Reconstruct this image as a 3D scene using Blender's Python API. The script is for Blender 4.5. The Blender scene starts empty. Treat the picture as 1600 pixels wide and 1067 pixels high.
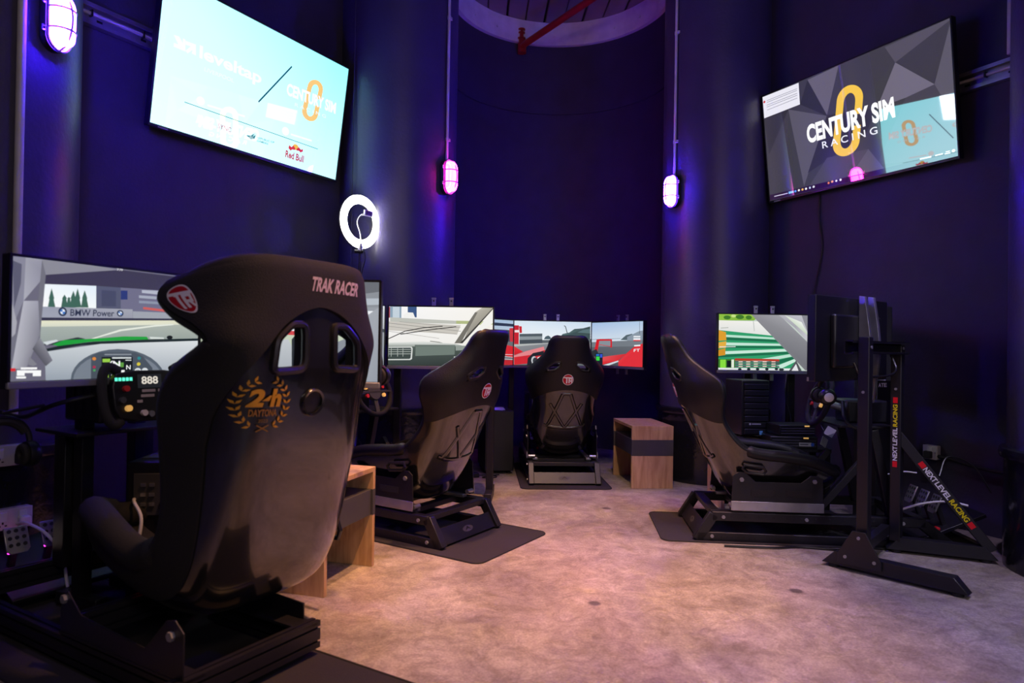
import bpy, bmesh, math, random
import numpy as np
from mathutils import Vector, Matrix
from mathutils.geometry import tessellate_polygon

random.seed(7)
C = bpy.context.scene.collection
PI = math.pi

# ------------------------------------------------------------------ camera
cam_d = bpy.data.cameras.new('camera')
cam = bpy.data.objects.new('camera', cam_d); C.objects.link(cam)
cam_d.sensor_width = 36; cam_d.lens = 1051.88 / 1600 * 36; cam_d.clip_start = .05
PITCH, ROLL = .00788, .016175
f_ = Vector((0, math.cos(PITCH), math.sin(PITCH))); u0_ = Vector((0, -math.sin(PITCH), math.cos(PITCH))); r0_ = Vector((1, 0, 0))
r_ = r0_ * math.cos(ROLL) + u0_ * math.sin(ROLL); u_ = u0_ * math.cos(ROLL) - r0_ * math.sin(ROLL)
cam.matrix_world = Matrix.Translation((0, 0, 1.05)) @ Matrix((r_, u_, -f_)).transposed().to_4x4()
cam_d.dof.use_dof = True; cam_d.dof.focus_distance = 4.6; cam_d.dof.aperture_fstop = 2.8
bpy.context.scene.camera = cam

# ------------------------------------------------------------------ world, exposure, overhead lights
sc = bpy.context.scene
sc.view_settings.view_transform = 'Standard'; sc.view_settings.look = 'None'
sc.view_settings.gamma = 1.0; sc.view_settings.exposure = 0.0; sc.view_settings.use_curve_mapping = False
w = bpy.data.worlds.new('world'); sc.world = w; w.use_nodes = True
bg = w.node_tree.nodes['Background']; bg.inputs[0].default_value = (.16, .13, .42, 1); bg.inputs[1].default_value = .04

def spot(name, loc, target, energy, color, angle, blend=.35, size=.06):
    d = bpy.data.lights.new(name, 'SPOT'); d.energy = energy; d.color = color
    d.spot_size = math.radians(angle); d.spot_blend = blend; d.shadow_soft_size = size
    o = bpy.data.objects.new(name, d); C.objects.link(o); o.location = loc
    o.rotation_euler = (Vector(target) - Vector(loc)).to_track_quat('-Z', 'Y').to_euler()
    return o
def area(name, loc, target, energy, color, sx, sy):
    d = bpy.data.lights.new(name, 'AREA'); d.energy = energy; d.color = color; d.shape = 'RECTANGLE'; d.size = sx; d.size_y = sy
    o = bpy.data.objects.new(name, d); C.objects.link(o); o.location = loc
    o.rotation_euler = (Vector(target) - Vector(loc)).to_track_quat('-Z', 'Y').to_euler()
    return o
area('room_light', (.9, -1.6, 3.6), (-.2, 3.0, .6), 24, (1, .74, .55), 1.2, .6)
area('room_light', (1.9, -1.2, 1.9), (1.9, 4.0, .6), 16, (.88, .84, 1), 1.0, .5)
WARM = (1, .47, .20)
spot('warm_spot_light', (.15, 3.3, 4.3), (.10, 3.75, 0), 760, WARM, 46, .8)
spot('warm_spot_light', (.55, 1.9, 4.3), (.05, 2.5, 0), 880, WARM, 46, .8)
spot('warm_spot_light', (.5, 2.4, 4.3), (.75, 5.0, 0), 260, (1, .66, .42), 22, .35)
spot('violet_spot_light', (1.5, 2.0, 4.3), (1.3, 3.0, 0), 190, (.70, .55, 1), 46, .12)
spot('violet_spot_light', (-1.2, 1.6, 4.3), (-.5, 2.7, 0), 60, (.62, .42, 1), 40, .25)
spot('violet_spot_light', (1.0, 3.3, 4.3), (1.05, 4.6, 0), 110, (.50, .42, 1), 40, .12)
spot('cool_spot_light', (2.3, 1.9, 4.3), (2.0, 2.8, 0), 170, (.85, .80, 1), 40, .12)

# ------------------------------------------------------------------ materials
def lin(h):
    if not isinstance(h, str): return tuple(h)
    v = [int(h[i:i + 2], 16) / 255 for i in (0, 2, 4)]
    return tuple(x / 12.92 if x <= .04045 else ((x + .055) / 1.055) ** 2.4 for x in v)
def mat(name, base, rough=.5, metal=0, bump=0, bscale=60, var=0, vscale=8, spec=.5, coat=0, emit=None, es=0):
    m = bpy.data.materials.new(name); m.use_nodes = True; nt = m.node_tree; b = nt.nodes['Principled BSDF']
    c = lin(base)
    b.inputs['Base Color'].default_value = (*c, 1); b.inputs['Roughness'].default_value = rough; b.inputs['Metallic'].default_value = metal
    b.inputs['Specular IOR Level'].default_value = spec; b.inputs['Coat Weight'].default_value = coat; b.inputs['Coat Roughness'].default_value = .05
    if emit is not None:
        b.inputs['Emission Color'].default_value = (*lin(emit), 1); b.inputs['Emission Strength'].default_value = es
    tc = nt.nodes.new('ShaderNodeTexCoord')
    if bump:
        n = nt.nodes.new('ShaderNodeTexNoise'); n.inputs['Scale'].default_value = bscale; n.inputs['Detail'].default_value = 4
        bp = nt.nodes.new('ShaderNodeBump'); bp.inputs['Strength'].default_value = bump; bp.inputs['Distance'].default_value = .004
        nt.links.new(tc.outputs['Object'], n.inputs['Vector']); nt.links.new(n.outputs['Fac'], bp.inputs['Height']); nt.links.new(bp.outputs['Normal'], b.inputs['Normal'])
    if var:
        n = nt.nodes.new('ShaderNodeTexNoise'); n.inputs['Scale'].default_value = vscale; n.inputs['Detail'].default_value = 5
        r = nt.nodes.new('ShaderNodeMapRange'); r.inputs['To Min'].default_value = max(0, rough - var); r.inputs['To Max'].default_value = min(1, rough + var)
        nt.links.new(tc.outputs['Object'], n.inputs['Vector']); nt.links.new(n.outputs['Fac'], r.inputs['Value']); nt.links.new(r.outputs['Result'], b.inputs['Roughness'])
        mx = nt.nodes.new('ShaderNodeMix'); mx.data_type = 'RGBA'
        mx.inputs['A'].default_value = (*[x * .75 for x in c], 1); mx.inputs['B'].default_value = (*[min(1, x * 1.3) for x in c], 1)
        nt.links.new(n.outputs['Fac'], mx.inputs['Factor']); nt.links.new(mx.outputs['Result'], b.inputs['Base Color'])
    return m
M = {}
M['wall'] = mat('black_wall_paint', (.050, .044, .080), .62, bump=.5, bscale=55, var=.08, vscale=5, spec=.35)
M['column'] = mat('black_column_paint', (.058, .050, .10), .40, bump=.55, bscale=45, var=.06, vscale=4, spec=.5)
M['plinth'] = mat('gloss_black_plinth', (.012, .012, .018), .16, bump=.5, bscale=26, var=.06)
M['white'] = mat('white_painted_concrete', (.85, .83, .85), .7, bump=.5, bscale=30, var=.1, vscale=9)
M['plank'] = mat('soffit_board', (.30, .26, .25), .75, bump=.3, bscale=20, var=.1, vscale=3)
M['gloss'] = mat('gloss_black_shell', (.008, .008, .009), .20, spec=.8, coat=1, var=.05)
M['vinyl'] = mat('black_vinyl', (.006, .0058, .0085), .46, bump=.25, bscale=160, var=.06, spec=.4)
M['fabric'] = mat('charcoal_fabric', (.007, .007, .0095), .85, bump=.4, bscale=260, var=.08, vscale=20)
M['black'] = mat('black_powder_coat', (.009, .0085, .013), .42, bump=.15, bscale=200, var=.06)
M['plastic'] = mat('black_plastic', (.008, .008, .011), .38, var=.06)
M['rubber'] = mat('black_rubber', (.012, .011, .014), .8, bump=.3, bscale=150, var=.1)
M['matm'] = mat('black_mat_weave', (.018, .015, .019), .95, bump=.5, bscale=220, var=.05)
M['steel'] = mat('galvanised_steel', (.50, .50, .54), .35, .9, var=.1, vscale=14)
M['alu'] = mat('brushed_aluminium', (.55, .53, .52), .32, .9, var=.08, vscale=30)
M['grey'] = mat('grey_plastic_chin', (.30, .30, .34), .4, .4)
M['band'] = mat('anthracite_laminate', (.055, .055, .064), .5, var=.06)
M['pvc'] = mat('white_pvc_conduit', (.60, .58, .62), .4, var=.06)
M['red'] = mat('red_pipe_paint', (.42, .020, .015), .4, var=.1)
M['redp'] = mat('red_plastic', (.60, .02, .03), .4)
M['silver'] = mat('silver_pedal_metal', (.60, .58, .62), .3, .9, var=.08)
M['label'] = mat('white_paper_label', (.62, .62, .66), .6, var=.05)
M['cablew'] = mat('white_cable', (.70, .68, .74), .5)
M['socket'] = mat('grey_metal_socket', (.62, .61, .64), .4, .3, var=.06)

def wood():
    m = bpy.data.materials.new('oak_laminate'); m.use_nodes = True; nt = m.node_tree; b = nt.nodes['Principled BSDF']
    tc = nt.nodes.new('ShaderNodeTexCoord'); mp = nt.nodes.new('ShaderNodeMapping'); mp.inputs['Scale'].default_value = (1, 1, .12)
    n = nt.nodes.new('ShaderNodeTexNoise'); n.inputs['Scale'].default_value = 38; n.inputs['Detail'].default_value = 6; n.inputs['Distortion'].default_value = .8
    cr = nt.nodes.new('ShaderNodeValToRGB'); cr.color_ramp.elements[0].position = .3; cr.color_ramp.elements[0].color = (.40, .235, .115, 1)
    cr.color_ramp.elements[1].position = .72; cr.color_ramp.elements[1].color = (.62, .41, .235, 1)
    nt.links.new(tc.outputs['Object'], mp.inputs['Vector']); nt.links.new(mp.outputs['Vector'], n.inputs['Vector'])
    nt.links.new(n.outputs['Fac'], cr.inputs['Fac']); nt.links.new(cr.outputs['Color'], b.inputs['Base Color']); b.inputs['Roughness'].default_value = .5
    return m
M['wood'] = wood()
def concrete():
    m = bpy.data.materials.new('worn_concrete_floor'); m.use_nodes = True; nt = m.node_tree; b = nt.nodes['Principled BSDF']; L = nt.links.new
    tc = nt.nodes.new('ShaderNodeTexCoord')
    def noise(s, d, rough=.6, dist=0):
        n = nt.nodes.new('ShaderNodeTexNoise'); n.inputs['Scale'].default_value = s; n.inputs['Detail'].default_value = d; n.inputs['Roughness'].default_value = rough; n.inputs['Distortion'].default_value = dist
        L(tc.outputs['Object'], n.inputs['Vector']); return n
    def ramp(n, a, ca, b_, cb):
        r = nt.nodes.new('ShaderNodeValToRGB'); r.color_ramp.elements[0].position = a; r.color_ramp.elements[0].color = (*ca, 1)
        r.color_ramp.elements[1].position = b_; r.color_ramp.elements[1].color = (*cb, 1); L(n.outputs['Fac'], r.inputs['Fac']); return r
    def mix(kind, a, b2, fac):
        x = nt.nodes.new('ShaderNodeMix'); x.data_type = 'RGBA'; x.blend_type = kind; x.inputs['Factor'].default_value = fac
        L(a.outputs[0] if a.type != 'MIX' else a.outputs['Result'], x.inputs['A']); L(b2.outputs[0], x.inputs['B']); return x
    big = ramp(noise(1.9, 10, .7, 1.0), .34, (.24, .205, .175), .66, (.50, .445, .385))
    fine = ramp(noise(58, 8, .78), .30, (.66, .66, .66), .70, (1.12, 1.11, 1.10))
    patch = ramp(noise(7.5, 12, .78, 1.6), .40, (.60, .57, .54), .60, (1.12, 1.12, 1.12))
    speck = ramp(noise(110, 3, .6), .40, (.6, .6, .6), .64, (1.4, 1.38, 1.36))
    spots = nt.nodes.new('ShaderNodeTexVoronoi'); spots.inputs['Scale'].default_value = 2.1; spots.inputs['Randomness'].default_value = 1
    L(tc.outputs['Object'], spots.inputs['Vector'])
    sp = nt.nodes.new('ShaderNodeValToRGB'); sp.color_ramp.elements[0].position = .05; sp.color_ramp.elements[0].color = (.12, .11, .12, 1); sp.color_ramp.elements[1].position = .075; sp.color_ramp.elements[1].color = (1, 1, 1, 1)
    L(spots.outputs['Distance'], sp.inputs['Fac'])
    x = mix('MULTIPLY', big, fine, .85); x = mix('MULTIPLY', x, patch, .8); x = mix('MULTIPLY', x, speck, .4); x = mix('MULTIPLY', x, sp, .8)
    L(x.outputs['Result'], b.inputs['Base Color'])
    rr = ramp(noise(7, 6), .3, (.34, .34, .34), .7, (.62, .62, .62)); L(rr.outputs[0], b.inputs['Roughness'])
    bp = nt.nodes.new('ShaderNodeBump'); bp.inputs['Strength'].default_value = .35; bp.inputs['Distance'].default_value = .006
    L(fine.outputs[0], bp.inputs['Height']); L(bp.outputs['Normal'], b.inputs['Normal'])
    return m
M['floor'] = concrete()
def art_mat(name, emit, rough, spec, coat=0, strength=1.0):
    m = bpy.data.materials.new(name); m.use_nodes = True; nt = m.node_tree; b = nt.nodes['Principled BSDF']
    a = nt.nodes.new('ShaderNodeVertexColor'); a.layer_name = 'ink'
    if emit:
        b.inputs['Base Color'].default_value = (.004, .004, .005, 1); nt.links.new(a.outputs['Color'], b.inputs['Emission Color']); b.inputs['Emission Strength'].default_value = strength
    else: nt.links.new(a.outputs['Color'], b.inputs['Base Color'])
    b.inputs['Roughness'].default_value = rough; b.inputs['Specular IOR Level'].default_value = spec; b.inputs['Coat Weight'].default_value = coat
    return m
M['screen'] = art_mat('lit_matte_screen', True, .45, .3, strength=.95)
M['tvscreen'] = art_mat('lit_glossy_screen', True, .02, 1.0, strength=1.0)
M['tvscreen'].node_tree.nodes['Principled BSDF'].inputs['IOR'].default_value = 2.7
M['ink'] = art_mat('printed_ink', False, .5, .3)
M['led'] = art_mat('lit_led_print', True, .4, .3, strength=1.6)
def lens_mat(name, col, s):
    m = bpy.data.materials.new(name); m.use_nodes = True; nt = m.node_tree; b = nt.nodes['Principled BSDF']
    b.inputs['Base Color'].default_value = (.6, .6, .6, 1); b.inputs['Roughness'].default_value = .15
    tc = nt.nodes.new('ShaderNodeTexCoord'); g = nt.nodes.new('ShaderNodeTexWave'); g.inputs['Scale'].default_value = 26; g.bands_direction = 'X'
    r = nt.nodes.new('ShaderNodeMapRange'); r.inputs['To Min'].default_value = s * .75; r.inputs['To Max'].default_value = s * 1.2
    nt.links.new(tc.outputs['Object'], g.inputs['Vector']); nt.links.new(g.outputs['Fac'], r.inputs['Value']); nt.links.new(r.outputs['Result'], b.inputs['Emission Strength'])
    b.inputs['Emission Color'].default_value = (*col, 1)
    return m
M['lens_pink'] = lens_mat('lit_pink_lens', (1, .010, .50), 85)
M['lens_blue'] = lens_mat('lit_violet_lens', (.05, .008, 1), 420)
M['ring'] = mat('lit_ring_diffuser', (.8, .8, .8), .4, emit=(1, .98, .96), es=20)
M['capw'] = mat('white_cap_plastic', (.85, .85, .9), .4)
M['redled'] = mat('red_led', (.3, 0, 0), .4, emit=(1, .05, .08), es=1.6)
M['pinkled'] = mat('pink_led', (.3, 0, .2), .4, emit=(1, .04, .75), es=5)
M['gold'] = mat('amber_button', (.7, .4, .1), .3, emit=(1, .55, .15), es=.5)

# ------------------------------------------------------------------ mesh helpers
class MB:
    def __init__(s): s.v = []; s.f = []; s.mi = []; s.cur = 0
    def add(s, vs, fs, mtx=None):
        o = len(s.v)
        s.v += [tuple(mtx @ Vector(p)) for p in vs] if mtx is not None else [tuple(p) for p in vs]
        s.f += [tuple(i + o for i in f) for f in fs]; s.mi += [s.cur] * len(fs); return s
    def box(s, c, d, mtx=None):
        x, y, z = [a / 2 for a in d]
        vs = [(c[0] + i * x, c[1] + j * y, c[2] + k * z) for i in (-1, 1) for j in (-1, 1) for k in (-1, 1)]
        return s.add(vs, [(0, 1, 3, 2), (4, 6, 7, 5), (0, 4, 5, 1), (2, 3, 7, 6), (0, 2, 6, 4), (1, 5, 7, 3)], mtx)
    def frame_dirs(s, d, up=Vector((0, 0, 1))):
        d = d.normalized()
        if abs(d.dot(up)) > .98: up = Vector((0, 1, 0))
        r = d.cross(up).normalized(); return r, r.cross(d).normalized()
    def bar(s, a, b, w, h, up=(0, 0, 1)):
        a, b = Vector(a), Vector(b); r, u = s.frame_dirs(b - a, Vector(up))
        vs = [p + r * (i * w / 2) + u * (j * h / 2) for p in (a, b) for i, j in ((-1, -1), (1, -1), (1, 1), (-1, 1))]
        return s.add(vs, [(0, 1, 2, 3), (7, 6, 5, 4), (0, 4, 5, 1), (1, 5, 6, 2), (2, 6, 7, 3), (3, 7, 4, 0)])
    def tube(s, pts, r, n=10, closed=False, caps=True):
        P = [Vector(p) for p in pts]; k = len(P); rings = []; pu = None
        for i in range(k):
            if closed: d = P[(i + 1) % k] - P[i - 1]
            else: d = P[min(i + 1, k - 1)] - P[max(i - 1, 0)]
            if d.length < 1e-9: d = Vector((0, 0, 1))
            d.normalize()
            if pu is None: a, b = s.frame_dirs(d)
            else:
                a = (pu - d * pu.dot(d)); a = a.normalized() if a.length > 1e-6 else s.frame_dirs(d)[0]; b = a.cross(d)
            pu = a; rr = r[i] if isinstance(r, (list, tuple)) else r
            rings.append([P[i] + (a * math.cos(t) + b * math.sin(t)) * rr for t in [2 * PI * j / n for j in range(n)]])
        vs = [p for q in rings for p in q]; fs = []
        for i in range(k if closed else k - 1):
            i2 = (i + 1) % k
            for j in range(n): fs.append((i * n + j, i2 * n + j, i2 * n + (j + 1) % n, i * n + (j + 1) % n))
        if caps and not closed: fs += [tuple(range(n)), tuple((k - 1) * n + j for j in reversed(range(n)))]
        return s.add(vs, fs)
    def lathe(s, prof, n=24, mtx=None, arc=(0, 2 * PI)):
        full = abs(arc[1] - arc[0] - 2 * PI) < 1e-6; m = n if full else n + 1
        vs = [(r * math.cos(arc[0] + (arc[1] - arc[0]) * j / n), r * math.sin(arc[0] + (arc[1] - arc[0]) * j / n), z) for r, z in prof for j in range(m)]; fs = []
        for i in range(len(prof) - 1):
            for j in range(n): j2 = (j + 1) % m; fs.append((i * m + j, i * m + j2, (i + 1) * m + j2, (i + 1) * m + j))
        return s.add(vs, fs, mtx)
    def prism(s, poly, d, mtx=None):   # polygon in local xy, extruded along z from 0 to d
        n = len(poly); vs = [(x, y, 0) for x, y in poly] + [(x, y, d) for x, y in poly]
        ar = sum(poly[i][0] * poly[(i + 1) % n][1] - poly[(i + 1) % n][0] * poly[i][1] for i in range(n))
        fs = [(i, (i + 1) % n, n + (i + 1) % n, n + i) for i in range(n)]
        tri = [tuple(t) for t in tessellate_polygon([[Vector((x, y, 0)) for x, y in poly]])]
        fs += [t for t in tri] + [tuple(n + i for i in t) for t in tri]
        return s.add(vs, fs, mtx)
    def disc(s, c, nrm, r, h, n=14):
        c, nrm = Vector(c), Vector(nrm).normalized(); return s.tube([c, c + nrm * h], r, n)
    def build(s, name, mats, parent=None, bevel=0, smooth=True, segs=2, ang=35):
        me = bpy.data.meshes.new(name); me.from_pydata(s.v, [], s.f)
        for m in (mats if isinstance(mats, (list, tuple)) else [mats]): me.materials.append(m)
        if len(me.materials) > 1: me.polygons.foreach_set('material_index', s.mi)
        bm = bmesh.new(); bm.from_mesh(me); bmesh.ops.recalc_face_normals(bm, faces=bm.faces); bm.to_mesh(me); bm.free()
        o = bpy.data.objects.new(name, me); C.objects.link(o); o.parent = parent
        if bevel:
            b = o.modifiers.new('bevel', 'BEVEL'); b.width = bevel; b.segments = segs; b.limit_method = 'ANGLE'; b.angle_limit = math.radians(ang)
        if smooth: me.shade_smooth(); me.set_sharp_from_angle(angle=math.radians(40))
        return o
def thing(name, label, cat, loc=(0, 0, 0), rz=0, group=None, tilt=0):
    o = bpy.data.objects.new(name, None); C.objects.link(o); o.empty_display_size = .1
    o.location = loc; o.rotation_euler = (tilt, 0, rz); o['label'] = label; o['category'] = cat
    if group: o['group'] = group
    return o
def tag(o, label, cat, group=None):
    o['label'] = label; o['category'] = cat
    if group: o['group'] = group
    return o
def struct(o): o['kind'] = 'structure'; return o
def bez(p, n=16):   # smooth path through points
    P = [Vector(q) for q in p]; P = [P[0] * 2 - P[1]] + P + [P[-1] * 2 - P[-2]]; out = []
    for i in range(1, len(P) - 2):
        for k in range(n):
            t = k / n; a, b, c, d = P[i - 1], P[i], P[i + 1], P[i + 2]
            out.append(.5 * ((2 * b) + (c - a) * t + (2 * a - 5 * b + 4 * c - d) * t * t + (3 * b - a - 3 * c + d) * t ** 3))
    out.append(P[-2]); return out
def place(o, loc, direction):   # root looks along local +Y
    o.location = loc; o.rotation_euler = (0, 0, math.atan2(direction[1], direction[0]) - PI / 2)

# ---- flat art: polygons, letters and strokes stacked a fraction of a millimetre apart
_tx = {}
def glyphs(s, bold=0.0):
    k = (s, bold)
    if k not in _tx:
        cu = bpy.data.curves.new('txt', 'FONT'); cu.body = s; cu.offset = bold; cu.resolution_u = 4
        ob = bpy.data.objects.new('txt', cu); me = bpy.data.meshes.new_from_object(ob)
        me.calc_loop_triangles(); v = np.array([x.co[:2] for x in me.vertices]); t = [tuple(x.vertices) for x in me.loop_triangles]
        lo, hi = v.min(0), v.max(0); v = (v - lo) / (hi - lo)
        bpy.data.objects.remove(ob); bpy.data.curves.remove(cu); bpy.data.meshes.remove(me); _tx[k] = (v, t)
    return _tx[k]
class Art:
    def __init__(s, step=.00004): s.v = []; s.f = []; s.c = []; s.lay = 0; s.step = step
    def tri(s, pts, tris, cols):
        o = len(s.v); s.lay += 1
        s.v += [(p[0], p[1], s.lay * s.step) for p in pts]; s.c += [lin(c) for c in cols]; s.f += [tuple(i + o for i in t) for t in tris]
    def poly(s, pts, col):
        t = [tuple(x) for x in tessellate_polygon([[Vector((p[0], p[1], 0)) for p in pts]])]
        cols = [col[min(i, len(col) - 1)] for i in range(len(pts))] if isinstance(col, list) else [col] * len(pts)
        s.tri(pts, t, cols)
    def line(s, pts, wd, col, ax=1.0):   # ax: width of one x unit in y units
        P = [Vector((p[0] * ax, p[1])) for p in pts]; L, R = [], []
        for i in range(len(P)):
            d = (P[min(i + 1, len(P) - 1)] - P[max(i - 1, 0)]).normalized(); n = Vector((-d.y, d.x)) * wd / 2
            L.append((P[i] + n)); R.append((P[i] - n))
        pts = [(p.x / ax, p.y) for p in L + R]; k = len(P)
        s.tri(pts, [t for i in range(k - 1) for t in ((i, i + 1, k + i + 1), (i, k + i + 1, k + i))], [col] * len(pts))
    def ell(s, c, rx, ry, col, n=28):
        pts = [(c[0], c[1])] + [(c[0] + rx * math.cos(2 * PI * i / n), c[1] + ry * math.sin(2 * PI * i / n)) for i in range(n)]
        s.tri(pts, [(0, i + 1, (i + 1) % n + 1) for i in range(n)], [col] * (n + 1))
    def text(s, body, col, tl, tr, bl, bold=0.0):
        v, t = glyphs(body, bold); tl, tr, bl = Vector(tl), Vector(tr), Vector(bl)
        s.tri([tuple(tl + (tr - tl) * a + (bl - tl) * (1 - b)) for a, b in v], t, [col] * len(v))
    def tall_c(s, q, col):   # tall rounded letter C inside the quad tl, tr, br, bl
        tl, tr, br, bl = [Vector(p) for p in q]
        def at(a, b): return (tl * (1 - a) + tr * a) * (1 - b) + (bl * (1 - a) + br * a) * b
        o, i = [], []
        for k in range(25):
            t = PI * k / 24; o.append((.5 + .5 * math.cos(t), .2 - .2 * math.sin(t))); i.append((.5 + .22 * math.cos(t), .24 - .13 * math.sin(t)))
        o = [(1, .42)] + o; i = [(.72, .42)] + i
        o2 = [(a, 1 - b) for a, b in reversed(o)]; i2 = [(a, 1 - b) for a, b in reversed(i)]
        O = o + o2; I = i + i2; pts = [tuple(at(*p)) for p in O + I]; k = len(O)
        s.tri(pts, [t for j in range(k - 1) for t in ((j, j + 1, k + j + 1), (j, k + j + 1, k + j))], [col] * len(pts))
    def mesh(s, name, fn, m, parent):
        me = bpy.data.meshes.new(name); me.from_pydata([fn(*p) for p in s.v], [], s.f)
        a = me.color_attributes.new('ink', 'FLOAT_COLOR', 'POINT'); a.data.foreach_set('color', [x for c in s.c for x in (*c, 1)])
        me.materials.append(m); o = bpy.data.objects.new(name, me); C.objects.link(o); o.parent = parent; return o
def screen_art(name, bgcols, ax):
    A = Art(.00004); A.tri([(0, 0), (1, 0), (1, 1), (0, 1)], [(0, 1, 2), (0, 2, 3)], bgcols)
    cl = lambda p: (min(1, max(0, p[0])), min(1, max(0, p[1])))
    for it in ART.get(name, []):
        k = it[0]
        if k == 'p': A.poly([cl(p) for p in it[2]], it[1])
        elif k == 'l': A.line([cl(p) for p in it[3]], it[2], it[1], ax)
        elif k == 'e': A.ell(it[2], it[3][0], it[3][1], it[1])
        elif k == 't': A.text(it[1], it[2], it[3], it[4], it[5], .045 if it[1] == 'CENTURY SIM' else .03 if it[1] in ('leveltap', 'Red Bull', '(N') else .012)
        elif k == 'c': A.tall_c(it[2], it[1])
    return A

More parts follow.
